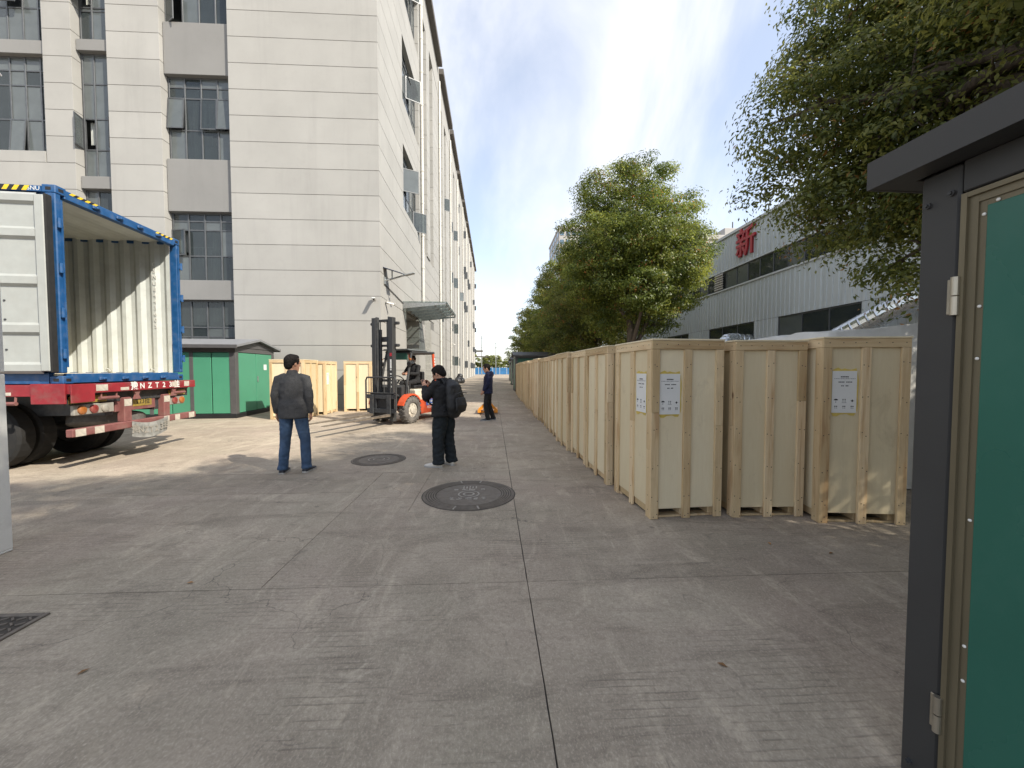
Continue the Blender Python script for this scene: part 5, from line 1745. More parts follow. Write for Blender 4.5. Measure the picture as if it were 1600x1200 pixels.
lf = MB()
lf.add([(-0.03, 0, 0.004), (0, -0.014, 0.012), (0.032, 0, 0.005), (0, 0.014, 0.010)], [(0, 1, 2, 3)])
lme = lf.mesh('fallen_leaf')
lme.materials.append(MT['dryleaf'])
for k, (x, y, a, lab) in enumerate(((2.85, 3.05, 20, 'small dry leaf on the concrete in front of the rightmost crate'), (2.46, 3.25, 80, 'small dry leaf on the concrete in front of the middle crate'),
                                   (1.2, 1.9, 140, 'small dry leaf on the concrete near the cabinet foot'), (-2.1, 2.02, 60, 'reddish dry leaf on the concrete right of the drain cover'), (-2.2, 2.85, 10, 'small dry leaf on the concrete beyond the drain cover'))):
    tag(piece('fallen_leaf', lme, None, (x, y, 0.001), (0, 0, R(a)), (0.85, 0.85, 0.85)), lab, 'leaf', 'dry leaves on the yard')
# rubbish bags far along the wall
rb = MB()
for (x, y, z, s) in ((0, 0, 0.35, 0.45), (0.35, -0.3, 0.3, 0.36), (-0.1, -0.5, 0.28, 0.34), (0.12, 0.1, 0.8, 0.33)):
    rb.ball((x, y, z), (s, s, s * 1.05), 12, 8)
rbm = remesh(rb, 0.06, 2, 0.03, 5)
rbm.materials.append(MT['trash'])
tag(piece('rubbish_heap', rbm, None, (-3.9, 44.5, 0)), 'small dark heap of bags at the foot of the lane wall', 'rubbish')

# ------------------------------------------------------------------ forklift
FA = R(155)
fk = thing('forklift', 'orange and cream forklift with tall black mast and long forks', 'forklift', (-2.88, 11.5, 0), FA)
# local frame: forward +y, its left side is -x and faces the lane
m = MB()
m.prism([(-0.12, 0.40), (-0.50, 0.36), (-0.62, 0.22), (-1.45, 0.24), (-1.45, 0.64), (0.25, 0.64), (0.25, 0.55), (0.05, 0.58)], -0.40, 0.40, 'x')
m.build('chassis', 'forange', fk)
for s in (-1, 1):
    m = MB()
    pts = [(0.475 * math.cos(a), 0.39 + 0.475 * math.sin(a)) for a in (R(20 + 14 * i) for i in range(11))]
    pts2 = [(0.43 * math.cos(a), 0.39 + 0.43 * math.sin(a)) for a in (R(20 + 14 * i) for i in range(11))]
    m.prism(pts + pts2[::-1], s * 0.42, s * 0.62, 'x')
    m.build('fender', 'forange', fk)
m = MB()
prof = [(-0.44, -1.42), (0.44, -1.42), (0.47, -1.1), (0.47, -0.5), (0.40, -0.42), (-0.40, -0.42), (-0.47, -0.5), (-0.47, -1.1)]
m.loft([[(x, y, 0.645) for x, y in prof], [(x * 1.02, y, 0.80) for x, y in prof], [(x * 0.97, y * 0.99, 0.93) for x, y in prof], [(x * 0.86, y * 0.98 - 0.02, 0.965) for x, y in prof]])
hood = m.build('engine_hood', 'fcream', fk)
MB().box((0, 0, 0), (0.006, 0.05, 0.07), 0.002).build('vent', 'black', hood, (-0.482, -0.74, 0.745))
for k, (y, mm) in enumerate(((-0.90, 'signred'), (-0.98, 'signred'), (-1.12, 'platedirt'), (-1.19, 'platedirt'))):
    MB().box((0, 0, 0), (0.006, 0.045, 0.05), 0.001).build('mark', mm, hood, (-0.484, y, 0.835))
cwm = MB()
def cw_ring(z, k, back):
    return [(-0.52 * k, -1.40, z), (0.52 * k, -1.40, z), (0.54 * k, -1.6, z), (0.48 * k, -1.9 * back, z), (0.28 * k, -2.06 * back, z), (-0.28 * k, -2.06 * back, z), (-0.48 * k, -1.9 * back, z), (-0.54 * k, -1.6, z)]
cwm.loft([cw_ring(0.28, 0.9, 0.95), cw_ring(0.36, 1.0, 1.0), cw_ring(0.80, 1.0, 1.0), cw_ring(1.0, 0.95, 0.98), cw_ring(1.06, 0.84, 0.94)])
cwm.build('counterweight', 'forange', fk)
side = MB(); side.prism([(-0.56, 0.22), (-1.42, 0.22), (-1.42, 0.64), (-0.44, 0.64)], -0.525, -0.39, 'x'); sp_ = side.build('side_plate', 'forange', fk)
MB().box((0, 0, 0), (0.006, 0.52, 0.19), 0.002).build('sticker', 'fblue', sp_, (-0.529, -1.06, 0.545))
for k in range(4):
    MB().box((0, 0, 0), (0.004, 0.05, 0.075), 0.001).build('sticker_mark', 'white', sp_, (-0.533, -0.90 - k * 0.095, 0.575))
MB().box((0, 0, 0), (0.004, 0.40, 0.028), 0.001).build('sticker_mark', 'white', sp_, (-0.533, -1.08, 0.49))
lettering('ROLKS', 0.115, 'white', sp_, (-0.527, -1.02, 0.39), FACE_MX, 0.001)
# overhead guard
for s in (-1, 1):
    gd = MB()
    gd.tube([(s * 0.46, 0.12, 0.62), (s * 0.47, 0.05, 1.2), (s * 0.45, -0.18, 2.05)], 0.036, 8)
    gd.build('guard_post', 'charcoal', fk)
for s in (-1, 1):
    gr_ = MB()
    gr_.tube([(s * 0.45, -1.42, 0.98), (s * 0.45, -1.30, 2.06)], 0.045, 8)
    gr_.build('rear_guard_post', 'forange', fk)
for k in range(9):
    MB().box((0, 0, 0), (0.004, 0.035, 0.055)).build('post_mark', 'white', fk, (-0.4975, -1.405 + 0.0122 * k * 0.9, 1.18 + k * 0.09))
gt = MB()
for s in (-1, 1):
    gt.tube([(s * 0.45, -0.16, 2.07), (s * 0.45, -1.34, 2.09)], 0.04, 8)
for y in (-0.16, -1.32):
    gt.tube([(-0.45, y, 2.08), (0.45, y, 2.08)], 0.04, 8)
for k in range(7):
    gt.box((-0.36 + k * 0.12, -0.74, 2.09), (0.03, 1.15, 0.05))
gt.build('guard_roof', 'charcoal', fk)
rf_ = MB(); rf_.prism([(-0.50, 2.125), (-0.42, 2.17), (0.42, 2.17), (0.50, 2.125)], -0.95, -0.02, 'y'); rf_.build('rain_cover', 'canvas', fk)
MB().box((0, 0, 0), (0.62, 0.02, 0.20), 0.005).build('sun_visor', 'visor', fk, (-0.05, -0.10, 1.95))
# dash, steering wheel, seat, floor
m = MB(); m.prism([(0.25, 0.64), (-0.02, 0.64), (0.02, 1.02), (0.12, 1.12), (0.25, 1.05)], -0.42, 0.42, 'x'); m.build('dashboard', 'charcoal', fk)
m = MB(); m.tube([(0.0, 0.02, 1.05), (0.0, -0.18, 1.24)], 0.022, 8); m.build('steering_column', 'black', fk)
m = MB()
n = 24
rings = []
for i in range(n + 1):
    a = 2 * math.pi * i / n
    rings.append([((0.17 + 0.014 * math.cos(b)) * math.cos(a), (0.17 + 0.014 * math.cos(b)) * math.sin(a), 0.014 * math.sin(b)) for b in (2 * math.pi * j / 6 for j in range(6))])
m.loft(rings, False); m.box((0, 0, 0), (0.32, 0.03, 0.012)); m.build('steering_wheel', 'black', fk, (0, -0.19, 1.25), (R(48), 0, 0))
m = MB(); m.box((0, -0.86, 1.02), (0.48, 0.46, 0.11), 0.03); m.box((0, -1.12, 1.27), (0.46, 0.11, 0.46), 0.03); m.build('seat', 'black', fk)
m = MB(); m.span(-0.44, 0.44, -0.45, 0.05, 0.60, 0.655); m.build('floor_plate', 'steel_d', fk)
# mast: fixed and moving channels, cross members, cylinders, chains
for s in (-1, 1):
    m = MB(); m.span(s * 0.30 - 0.065, s * 0.30 + 0.065, 0.40, 0.55, 0.10, 3.02, 0.006); me_ = m.build('mast_channel', 'charcoal', fk)
    m = MB(); m.span(s * 0.215 - 0.025, s * 0.215 + 0.025, 0.43, 0.53, 0.16, 3.04, 0.004); m.build('inner_channel', 'steel_d', fk)
    m = MB(); m.cyl((s * 0.18, 0.39, 1.45), 0.04, 2.5, 'z', 10); m.build('lift_cylinder', 'steel_d', fk)
    m = MB(); m.tube([(s * 0.30, 0.38, 0.85), (s * 0.34, -0.05, 0.70)], 0.035, 8); m.build('tilt_cylinder', 'steel_d', fk)
    m = MB(); m.box((s * 0.12, 0.47, 1.7), (0.03, 0.015, 2.5)); m.build('chain', 'steel_d', fk)
MB().box((0, 0, 0), (0.07, 0.004, 0.09)).build('mast_mark', 'signred', fk, (-0.30, 0.553, 1.98))
for k, hgt in enumerate((0.09, 0.17, 0.04, 0.04, 0.10, 0.05, 0.05)):
    MB().box((0, 0, 0), (0.05, 0.004, hgt)).build('mast_mark', 'white', fk, (-0.30, 0.553, 1.80 - k * 0.12))
for z, h_ in ((2.95, 0.07), (2.42, 0.14), (2.24, 0.06), (0.22, 0.16), (1.25, 0.07)):
    cbox('mast_crossbar', (0.62, 0.06, h_), 'charcoal', fk, (0, 0.385, z))
for s in (-1, 1):
    for z in (2.86, 2.24):
        m = MB(); m.box((s * 0.40, 0.42, z), (0.14, 0.09, 0.08), 0.01); m.cyl((s * 0.44, 0.42, z), 0.04, 0.10, 'x', 10); m.build('mast_bracket', 'charcoal', fk)
# carriage, backrest, forks
m = MB(); m.box((0, 0.60, 0.40), (1.0, 0.05, 0.12), 0.006); m.box((0, 0.60, 0.80), (1.0, 0.05, 0.12), 0.006)
for s in (-1, 1):
    m.box((s * 0.22, 0.58, 0.60), (0.08, 0.06, 0.5))
m.build('carriage', 'steel_d', fk)
m = MB(); m.span(-0.42, 0.42, 0.562, 0.58, 0.22, 0.88, 0.004); m.build('carriage_plate', 'black', fk)
m = MB()
m.tube([(-0.53, 0.62, 0.42), (-0.53, 0.62, 1.26), (-0.49, 0.62, 1.34), (0.49, 0.62, 1.34), (0.53, 0.62, 1.26), (0.53, 0.62, 0.42)], 0.024, 8)
m.tube([(-0.53, 0.62, 0.90), (0.53, 0.62, 0.90)], 0.018, 8)
for x in (-0.34, -0.12, 0.12, 0.34):
    m.tube([(x, 0.62, 0.88), (x, 0.62, 1.34)], 0.013, 6)
m.build('load_backrest', 'charcoal', fk)
for s in (-1, 1):
    m = MB(); x = s * 0.30
    m.prism([(0.66, 0.262), (0.68, 0.325), (0.9, 0.315), (2.85, 0.285), (2.85, 0.275), (0.9, 0.262)], x - 0.065, x + 0.065, 'x')
    m.build('fork', 'rust', fk)
    m = MB(); m.span(x - 0.06, x + 0.06, 0.63, 0.675, 0.264, 0.86, 0.004); m.build('fork_shank', 'steel_d', fk)
# wheels
def lug_wheel(x, y, r, w, s, dusty='tyre'):
    rim = MB(); rim.cyl((0, 0, 0), r * 0.60, w * 0.7, 'x', 22); rim.cyl((s * w * 0.36, 0, 0), r * 0.26, 0.05, 'x', 16)
    for i in range(8):
        a = 2 * math.pi * i / 8
        rim.cyl((s * w * 0.37, r * 0.42 * math.cos(a), r * 0.42 * math.sin(a)), r * 0.055, 0.03, 'x', 8)
    wlo = rim.build('wheel', 'reflect' if dusty == 'tyre' else 'steel_d', fk, (x, y, r))
    t = MB(); tyre_ring(t, 0, 0, 0, r * 0.96, w, 30, 'x')
    for i in range(20):
        a = 2 * math.pi * i / 20
        for q_ in (-1, 1):
            t.box((0, 0, 0), (w * 0.46, 0.055, 0.035), 0.006, Matrix.Rotation(a + q_ * 0.07, 4, 'X') @ Matrix.Translation((q_ * w * 0.25, 0, r * 0.965)) @ Matrix.Rotation(q_ * 0.35, 4, 'Z'))
    t.build('tyre', dusty, wlo)
for s in (-1, 1):
    lug_wheel(s * 0.52, 0.0, 0.395, 0.24, s)
    lug_wheel(s * 0.44, -1.62, 0.27, 0.17, s, 'rubber')
# lamps and mirror
for s in (-1, 1):
    m = MB(); m.cyl((0, 0, 0), 0.065, 0.08, 'y', 14); m.build('work_lamp', 'black', fk, (s * 0.50, -0.02, 1.72))
    m = MB(); m.ball((0, 0, 0), (0.04, 0.03, 0.04), 10, 6); m.build('indicator', 'amber', fk, (s * 0.52, -0.03, 1.86))
m = MB(); m.tube([(0.46, -0.12, 1.9), (0.60, 0.05, 1.82), (0.64, 0.1, 1.62)], 0.014, 6); m.box((0.65, 0.1, 1.5), (0.12, 0.03, 0.22), 0.01); m.build('mirror', 'black', fk)
m = MB(); m.tube([(-0.46, 0.10, 0.72), (-0.54, 0.08, 0.75), (-0.54, 0.10, 1.1)], 0.012, 6); m.build('grab_handle', 'steel', fk)

# ------------------------------------------------------------------ pallet jack
pj = thing('pallet_jack', 'orange hand pallet jack standing behind the man in navy', 'pallet jack', (-0.18, 13.5, 0), R(0))
for s in (-1, 1):
    m = MB(); m.span(s * 0.27 - 0.08, s * 0.27 + 0.08, 0.0, 1.15, 0.07, 0.13, 0.01); m.build('fork', 'jack', pj)
    m = MB(); m.prism([(s * 0.35, 0.06), (s * 0.35, 0.15), (s * 0.06, 0.46), (0.0, 0.46), (s * 0.0, 0.40), (s * 0.26, 0.12), (s * 0.26, 0.06)], -0.10, 0.02, 'y'); m.build('gusset', 'jack', pj)
    m = MB(); m.cyl((s * 0.27, 1.0, 0.042), 0.04, 0.09, 'x', 14); m.build('roller', 'black', pj)
m = MB(); m.span(-0.35, 0.35, -0.06, 0.0, 0.05, 0.12, 0.008); m.build('crossbar', 'jack', pj)
m = MB(); m.cyl((0, -0.16, 0.30), 0.06, 0.36, 'z', 14); m.box((0, -0.16, 0.2), (0.16, 0.14, 0.12), 0.02); m.build('pump', 'steel_d', pj)
for s in (-1, 1):
    m = MB(); m.cyl((s * 0.07, -0.18, 0.09), 0.09, 0.05, 'x', 18); m.build('steer_wheel', 'black', pj)
m = MB(); m.tube([(0, -0.2, 0.36), (0, -0.26, 1.1)], 0.02, 8); m.tube([(-0.13, -0.26, 1.12), (-0.13, -0.275, 1.24), (0.13, -0.275, 1.24), (0.13, -0.26, 1.12), (-0.13, -0.26, 1.12)], 0.014, 8); m.build('handle', 'black', pj)

# ------------------------------------------------------------------ people
def head_rings(c, M):
    prof = [(-0.116, 0.026, 0.030, 0.050), (-0.105, 0.043, 0.050, 0.036), (-0.080, 0.057, 0.072, 0.016), (-0.050, 0.065, 0.086, 0.006), (-0.015, 0.071, 0.093, 0.000), (0.015, 0.074, 0.097, -0.003),
            (0.045, 0.076, 0.099, -0.006), (0.075, 0.071, 0.093, -0.009), (0.100, 0.054, 0.074, -0.011), (0.116, 0.030, 0.042, -0.012)]
    out = []
    for z, rx, ry, yo in prof:
        out.append([M @ Vector((rx * math.cos(a), yo + ry * math.sin(a), z)) for a in (2 * math.pi * i / 18 for i in range(18))])
    return out

def hand(mb, w, d, palm, curl=0.5, side=1):
    """palm and five fingers from wrist w along d; palm: palm normal"""
    d = Vector(d).normalized()
    n = Vector(palm); n = (n - d * n.dot(d)).normalized()
    u = d.cross(n) * side
    w = Vector(w)
    mb.tube([w - d * 0.03, w + d * 0.015, w + d * 0.05, w + d * 0.085], [(0.026, 0.020), (0.030, 0.017), (0.040, 0.016), (0.038, 0.014)], 10, wide=tuple(u), rounded=True)
    for k, (off, ln) in enumerate(((-0.030, 0.066), (-0.010, 0.078), (0.010, 0.073), (0.029, 0.056))):
        b = w + d * 0.085 + u * off
        d1 = (d + n * curl * 0.6).normalized()
        d2 = (d + n * curl * 1.9).normalized()
        p1 = b + d1 * ln * 0.5
        p2 = p1 + d2 * ln * 0.5
        mb.tube([b - d * 0.015, b, p1, p2], [0.0095, 0.0095, 0.0085, 0.0075], 8, rounded=True)
    t0 = w + d * 0.025 - u * 0.030
    t1 = t0 + (d * 0.6 - u * 0.7 + n * 0.4).normalized() * 0.040
    t2 = t1 + (d * 0.9 - u * 0.1 + n * 0.6).normalized() * 0.034
    mb.tube([t0, t1, t2], [0.0125, 0.0105, 0.0085], 8, rounded=True)

def shoe(par, ank, yaw, mtop, scale=1.0):
    M = Matrix.Translation((ank[0], ank[1], 0)) @ Matrix.Rotation(yaw, 4, 'Z')
    m = MB()
    rings = []
    for y, w_, zt in ((-0.075, 0.022, 0.060), (-0.068, 0.034, 0.085), (-0.02, 0.039, 0.098), (0.04, 0.041, 0.088), (0.10, 0.047, 0.064), (0.15, 0.047, 0.052), (0.185, 0.036, 0.042), (0.200, 0.016, 0.032)):
        rings.append([(M @ Vector((w_ * math.cos(a) * scale, y * scale, (0.022 + max(0, math.sin(a)) * (zt - 0.022) if math.sin(a) > 0 else 0.018)))) for a in (2 * math.pi * i / 14 for i in range(14))])
    m.loft(rings)
    s = m.build('shoe', mtop, par, smooth=True)
    so = MB()
    out = [(-0.078, 0.024), (-0.06, 0.038), (-0.01, 0.041), (0.05, 0.041), (0.10, 0.049), (0.15, 0.049), (0.19, 0.037), (0.207, 0.014)]
    poly = [(w_ * scale, y * scale) for y, w_ in out] + [(-w_ * scale, y * scale) for y, w_ in out[::-1]]
    so.prism(poly, 0.001, 0.024, 'z', M)
    so.build('sole', 'sole', s)

def person(label, loc, rotz, J, cloth, hair_big=True, head_yaw=0.0, head_pitch=0.0, grip=None):
    """J: joints in the local frame (forward +y); cloth: dict of materials and fullness"""
    p = thing('person', label, 'person', loc, rotz)
    V = {k: Vector(v) for k, v in J.items()}
    body = MB()
    hc = V['head']
    MH = Matrix.Translation(hc) @ Matrix.Scale(1.07, 4) @ Matrix.Rotation(head_yaw, 4, 'Z') @ Matrix.Rotation(-head_pitch, 4, 'X')
    body.loft(head_rings(hc, MH))
    # nose, lips, brow, ears
    body.tube([MH @ Vector((0, 0.090, 0.022)), MH @ Vector((0, 0.104, -0.004)), MH @ Vector((0, 0.112, -0.020)), MH @ Vector((0, 0.094, -0.028))], [0.008, 0.011, 0.014, 0.010], 8)
    body.tube([MH @ Vector((-0.022, 0.088, -0.056)), MH @ Vector((0, 0.095, -0.056)), MH @ Vector((0.022, 0.088, -0.056))], [0.004, 0.008, 0.004], 8)
    body.tube([MH @ Vector((-0.045, 0.084, 0.030)), MH @ Vector((0, 0.095, 0.030)), MH @ Vector((0.045, 0.084, 0.030))], 0.008, 8)
    for s in (-1, 1):
        body.ball((0, 0, 0), (0.011, 0.020, 0.032), 10, 8, M=MH @ Matrix.Translation((s * 0.076, -0.008, -0.004)) @ Matrix.Rotation(s * 0.3, 4, 'Z'))
    body.tube([V['chest'], V['neck'], MH @ Vector((0, -0.02, -0.075))], [(0.07, 0.07), 0.056, 0.054], 12)
    body.tube([V['pelvis'], V['waist'], V['chest']], [(0.11, 0.08), (0.10, 0.075), (0.12, 0.08)], 12, wide=(1, 0, 0), rounded=True)
    for s in 'LR':
        body.tube([V['chest'] + (V['sho' + s] - V['chest']) * 0.3, V['sho' + s], V['elb' + s], V['wri' + s]], [0.045, 0.045, 0.036, 0.025], 10, rounded=True)
        body.tube([V['pelvis'], V['hip' + s], V['kne' + s], V['ank' + s]], [0.07, 0.07, 0.048, 0.034], 10, rounded=True)
        d = V['wri' + s] - V['elb' + s]
        pal, cur = (grip or {}).get(s, ((1 if s == 'L' else -1, 0.2, 0), 0.45))
        hand(body, V['wri' + s], d if not (grip and s + 'd' in grip) else grip[s + 'd'], pal, cur, 1 if s == 'L' else -1)
    bme = remesh(body, 0.0075, 2)
    bme.materials.append(MT['skin'])
    piece('body', bme, p)
    # eyes
    for s in (-1, 1):
        e = MB().ball((0, 0, 0), (0.010, 0.006, 0.006), 8, 6)
        e.build('eye', 'black', p, MH @ Vector((s * 0.031, 0.0925, 0.012)), (0, 0, head_yaw))
    hm = MB()
    hm.ball((0, 0, 0), (0.086, 0.101, 0.096), 18, 12, M=MH @ Matrix.Translation((0, -0.018, 0.040)))
    hm.ball((0, 0, 0), (0.062, 0.066, 0.034), 16, 10, M=MH @ Matrix.Translation((0, 0.012, 0.098)))
    hm.ball((0, 0, 0), (0.068, 0.050, 0.075), 16, 10, M=MH @ Matrix.Translation((0, -0.062, -0.010)))
    hme = remesh(hm, 0.007, 1, 0.006, 42, 0.6, seed=hc.x)
    hme.materials.append(MT['hair'])
    piece('hair', hme, p)
    # upper garment
    f = cloth.get('fit', 1.0)
    hem = cloth.get('hem', 0.82)
    up = MB()
    ax = (V['neck'] - V['pelvis']).normalized()
    wv = (V['shoR'] - V['shoL']).normalized()
    P, Wst, C, N = V['pelvis'], V['waist'], V['chest'], V['neck']
    hp = P - ax * (P.z - hem) if cloth.get('stand', True) else P - ax * 0.04
    up.tube([hp, P + ax * 0.04, Wst, C - ax * 0.08, C + ax * 0.04, (V['shoL'] + V['shoR']) / 2, N - ax * 0.01],
            [(0.214 * f, 0.150 * f), (0.203 * f, 0.142 * f), (0.186 * f, 0.125 * f), (0.200 * f, 0.132 * f), (0.195 * f, 0.126 * f), (0.140 * f, 0.100 * f), (0.075, 0.075)], 20, wide=tuple(wv))
    up.tube([N - ax * 0.045, N + ax * 0.035], [(0.080, 0.080), (0.066, 0.068)], 14)
    if cloth.get('hood'):
        up.ball((0, 0, 0), (0.12, 0.075, 0.10), 14, 10, M=Matrix.Translation(N + Vector((0, -0.10, -0.05))))
    for s in 'LR':
        sg_ = V['sho' + s]
        w_ = V['wri' + s]
        e_ = V['elb' + s]
        wr_ = w_ + (e_ - w_).normalized() * cloth.get('cuff', 0.0)
        inn = N.lerp(sg_, 0.48) - ax * 0.03
        up.tube([inn, sg_ - ax * 0.012, sg_.lerp(e_, 0.5), e_, e_.lerp(wr_, 0.5), wr_],
                [(0.058 * f, 0.070 * f), (0.066 * f, 0.076 * f), (0.064 * f, 0.068 * f), (0.058 * f, 0.060 * f), (0.052 * f, 0.052 * f), (0.045 * f, 0.045 * f)], 14, rounded=False)
    ume = remesh(up, 0.011, 7, cloth.get('wr', 0.006), 7.5, 1.3, seed=hc.z * 3 + loc[0])
    ume.materials.append(MT[cloth['top']])
    piece(cloth.get('topname', 'jacket'), ume, p)
    # trousers
    g = cloth.get('leg', 1.0)
    lo = MB()
    if cloth.get('stand', True):
        lo.tube([P + ax * 0.07, P, P - ax * 0.08], [(0.165, 0.115), (0.175, 0.122), (0.165, 0.118)], 18, wide=(1, 0, 0))
    else:
        lo.tube([P + ax * 0.10, P, P + Vector((0, 0.10, 0.0))], [(0.17, 0.12), (0.18, 0.12), (0.16, 0.10)], 18, wide=(1, 0, 0))
    for s in 'LR':
        h_, k_, a_ = V['hip' + s], V['kne' + s], V['ank' + s]
        end = a_ + Vector((0, -0.012, -0.035))
        lo.tube([h_ + Vector((0, 0, 0.02)), h_.lerp(k_, 0.4), k_, k_.lerp(end, 0.5), end],
                [(0.092 * min(g, 1.1), 0.100 * min(g, 1.1)), (0.083 * g, 0.090 * g), (0.066 * g, 0.070 * g), (0.063 * g, 0.068 * g), (0.060 * g, 0.066 * g)], 16, wide=(1, 0, 0))
        lo.tube([end + Vector((0, 0, 0.05)), end + Vector((0, 0, 0.02))], [(0.064 * g, 0.070 * g), (0.067 * g, 0.074 * g)], 16, wide=(1, 0, 0))
    lme_ = remesh(lo, 0.010, 3, cloth.get('wr', 0.006) * 0.9, 8.5, 1.6, seed=loc[1])
    lme_.materials.append(MT[cloth['legs']])
    piece('trousers', lme_, p)
    for s in 'LR':
        a_ = V['ank' + s]
        shoe(p, (a_.x, a_.y), cloth.get('toe' + s, 0.2 if s == 'L' else -0.2), cloth['shoe'], 1.12)
    return p, MH

def stand(sc=1.0, **over):
    J = dict(head=(0, 0.01, 1.608), neck=(0, -0.012, 1.485), chest=(0, 0, 1.30), waist=(0, 0.005, 1.10), pelvis=(0, 0, 0.97),
             shoL=(-0.185, -0.01, 1.415), elbL=(-0.245, -0.03, 1.13), wriL=(-0.250, 0.03, 0.885), shoR=(0.185, -0.01, 1.415), elbR=(0.245, -0.03, 1.13), wriR=(0.250, 0.03, 0.885),
             hipL=(-0.09, 0, 0.90), kneL=(-0.11, 0.02, 0.49), ankL=(-0.12, -0.01, 0.085), hipR=(0.09, 0, 0.90), kneR=(0.11, 0.02, 0.49), ankR=(0.12, -0.01, 0.085))
    J.update(over)
    out = {}
    for k, v in J.items():
        z = v[2] if k.startswith('ank') else v[2] * sc
        out[k] = (v[0] * sc, v[1] * sc, z)
    return out

# man in the grey blazer, seen from behind, head turned to his right
Jm = stand(1.02, ankL=(-0.150, -0.02, 0.085), kneL=(-0.125, 0.015, 0.49), ankR=(0.165, 0.03, 0.085), kneR=(0.140, 0.04, 0.49),
           elbL=(-0.240, -0.03, 1.13), wriL=(-0.240, 0.02, 0.885), elbR=(0.240, -0.04, 1.13), wriR=(0.228, 0.03, 0.885), shoL=(-0.185, -0.01, 1.395), shoR=(0.185, -0.01, 1.395))
person('man in charcoal blazer and blue jeans seen from behind', (-3.0, 5.92, 0), R(4), Jm,
       dict(top='blazer', topname='blazer', legs='jeans', shoe='shoe_d', fit=0.99, hem=0.83, cuff=0.0, leg=1.10, wr=0.0045, toeL=0.12, toeR=-0.12), head_yaw=R(-32), head_pitch=R(4))

# man with backpack looking at his phone
Jb = stand(0.94, head=(0, 0.105, 1.575), neck=(0, 0.03, 1.475), chest=(0, 0.0, 1.30), shoL=(-0.185, 0.02, 1.405), shoR=(0.185, 0.02, 1.405),
           elbL=(-0.235, 0.20, 1.185), wriL=(-0.075, 0.345, 1.345), elbR=(0.235, 0.18, 1.175), wriR=(0.075, 0.345, 1.345),
           ankL=(-0.12, 0.05, 0.085), kneL=(-0.11, 0.05, 0.49), ankR=(0.12, -0.05, 0.085), kneR=(0.11, 0.0, 0.49))
pb, MHb = person('man in black with backpack and white sneakers looking down at phone', (-0.78, 6.2, 0), R(62), Jb,
       dict(top='blackcloth', legs='slate', shoe='shoe_w', fit=1.18, hem=0.82, leg=1.36, wr=0.009, toeL=0.25, toeR=-0.25), head_pitch=R(34),
       grip={'L': ((0.6, 0.2, 0.2), 0.8), 'Ld': (0.15, 0.45, 0.9), 'R': ((-0.6, 0.2, 0.2), 0.8), 'Rd': (-0.15, 0.45, 0.9)})
gl_ = MB()
for s in (-1, 1):
    n = 14
    pts = [(0.022 * math.cos(2 * math.pi * i / n) + s * 0.031, 0.104, 0.016 * math.sin(2 * math.pi * i / n) + 0.010) for i in range(n + 1)]
    gl_.tube([MHb @ Vector(q_) for q_ in pts], 0.0022, 5)
    gl_.tube([MHb @ Vector((s * 0.053, 0.104, 0.014)), MHb @ Vector((s * 0.080, 0.0, 0.012))], 0.0022, 5)
gl_.tube([MHb @ Vector((-0.010, 0.106, 0.014)), MHb @ Vector((0.010, 0.106, 0.014))], 0.002, 5)
gl_.build('glasses', 'black', pb)
MW = Matrix.Translation((-0.78, 6.2, 0)) @ Matrix.Rotation(R(62), 4, 'Z')
# phone
ph_ = thing('phone', 'phone with a pale pink back held by the man with backpack', 'phone', tuple(MW @ Vector((0.0, 0.385, 1.355))), R(62))
MB().box((0, 0, 0), (0.150, 0.009, 0.074), 0.003).build('phone_body', 'skin', ph_, (0, 0.004, 0), (R(-28), 0, 0))
MB().box((0, 0, 0), (0.138, 0.002, 0.066)).build('screen', 'black', ph_, (0, -0.003, -0.002), (R(-28), 0, 0))
# backpack
bp = thing('backpack', 'black backpack on the back of the man with the phone', 'backpack', tuple(MW @ Vector((0.0, -0.075, 0.86))), R(62))
bp.scale = (1.12, 1.12, 1.08)
bm_ = MB()
bm_.tube([(0, -0.10, 0.0), (0, -0.12, 0.10), (0, -0.115, 0.25), (0, -0.085, 0.40), (0, -0.05, 0.46)], [(0.13, 0.075), (0.165, 0.11), (0.165, 0.105), (0.145, 0.08), (0.10, 0.045)], 18, wide=(1, 0, 0), rounded=True)
bmm = remesh(bm_, 0.012, 3, 0.005, 9)
bmm.materials.append(MT['bag'])
bpb = piece('bag_body', bmm, bp)
fm = MB(); fm.tube([(0, -0.215, 0.05), (0, -0.225, 0.13), (0, -0.205, 0.22)], [(0.12, 0.035), (0.13, 0.045), (0.12, 0.03)], 16, wide=(1, 0, 0), rounded=True)
fmm = remesh(fm, 0.012, 2, 0.003, 9); fmm.materials.append(MT['bag']); piece('front_pocket', fmm, bp)
m = MB(); m.tube([(-0.12, -0.235, 0.30), (0, -0.215, 0.315), (0.12, -0.235, 0.30)], 0.006, 6); m.build('zip', 'steel_d', bp)
for s in (-1, 1):
    m = MB(); m.tube([(s * 0.09, -0.02, 0.42), (s * 0.11, 0.03, 0.515), (s * 0.12, 0.15, 0.50), (s * 0.135, 0.27, 0.34), (s * 0.16, 0.22, 0.16), (s * 0.165, 0.02, 0.06), (s * 0.14, -0.06, 0.05)],
                     [(0.028, 0.008)] * 7, 8, wide=(1, 0, 0)); m.build('strap', 'bag', bp)
m = MB(); m.tube([(-0.035, -0.03, 0.46), (-0.02, -0.04, 0.52), (0.02, -0.04, 0.52), (0.035, -0.03, 0.46)], 0.008, 6); m.build('grab_loop', 'bag', bp)

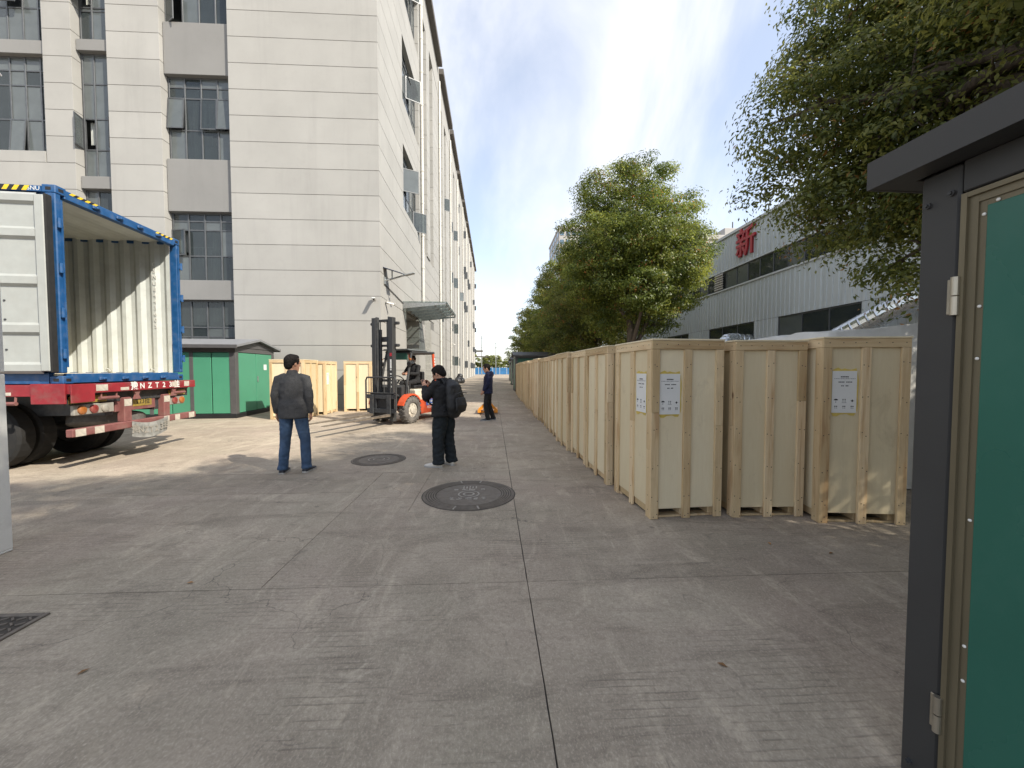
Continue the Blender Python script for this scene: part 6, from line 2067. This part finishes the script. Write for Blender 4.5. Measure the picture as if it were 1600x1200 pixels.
# man in navy hoodie, in profile
Jn = stand(0.99, head=(0, 0.05, 1.612), neck=(0, 0.005, 1.485), elbL=(-0.225, -0.02, 1.14), wriL=(-0.20, 0.12, 0.93), elbR=(0.225, -0.02, 1.14), wriR=(0.20, 0.12, 0.93),
           ankL=(-0.09, 0.02, 0.085), kneL=(-0.10, 0.07, 0.49), ankR=(0.10, -0.14, 0.085), kneR=(0.10, -0.02, 0.49), pelvis=(0, 0.02, 0.97))
person('man in navy hooded jacket standing in profile by the pallet jack', (-0.14, 11.75, 0), R(86), Jn,
       dict(top='navy', topname='hooded_jacket', legs='blackcloth', shoe='shoe_d', fit=1.06, hem=0.83, leg=1.0, wr=0.007, hood=True), head_pitch=R(12))

# forklift driver, seated
Jd = dict(head=(0, 0.07, 0.79), neck=(0, 0.03, 0.655), chest=(0, 0.0, 0.47), waist=(0, -0.01, 0.25), pelvis=(0, 0.0, 0.11),
          shoL=(-0.18, 0.02, 0.585), elbL=(-0.235, 0.17, 0.36), wriL=(-0.12, 0.40, 0.36), shoR=(0.18, 0.02, 0.585), elbR=(0.235, 0.17, 0.36), wriR=(0.12, 0.40, 0.36),
          hipL=(-0.09, 0.06, 0.10), kneL=(-0.14, 0.46, 0.08), ankL=(-0.13, 0.52, -0.30), hipR=(0.09, 0.06, 0.10), kneR=(0.14, 0.46, 0.08), ankR=(0.13, 0.52, -0.30))
MF = Matrix.Translation((-2.88, 11.5, 0)) @ Matrix.Rotation(FA, 4, 'Z')
dl = MF @ Vector((0, -0.92, 1.07))
_shoe = shoe
def shoe(par, ank, yaw, mtop, scale=1.0):
    _shoe(par, ank, yaw, mtop, scale)
    for o in par.children:
        if o.name.split('.')[0] == 'shoe':
            o.location.z = -0.405
pd_, MHd = person('forklift driver in dark work clothes and face mask at the wheel', tuple(dl), FA, Jd,
       dict(top='blackcloth', legs='blackcloth', shoe='shoe_d', fit=1.02, stand=False, leg=1.0, wr=0.006, hem=0), head_yaw=R(18), head_pitch=R(6))
mk = MB(); mk.loft([[MHd @ Vector((rx * math.cos(a), yo + ry * math.sin(a), z)) for a in (R(20 + 140 * i / 12) for i in range(13))] + [MHd @ Vector((rx * 0.9 * math.cos(a), yo + ry * 0.9 * math.sin(a), z)) for a in (R(160 - 140 * i / 12) for i in range(13))]
                    for z, rx, ry, yo in ((-0.10, 0.052, 0.060, 0.034), (-0.07, 0.066, 0.088, 0.016), (-0.03, 0.075, 0.108, 0.006), (-0.008, 0.077, 0.108, 0.002))])
mk.build('face_mask', 'maskblue', pd_)
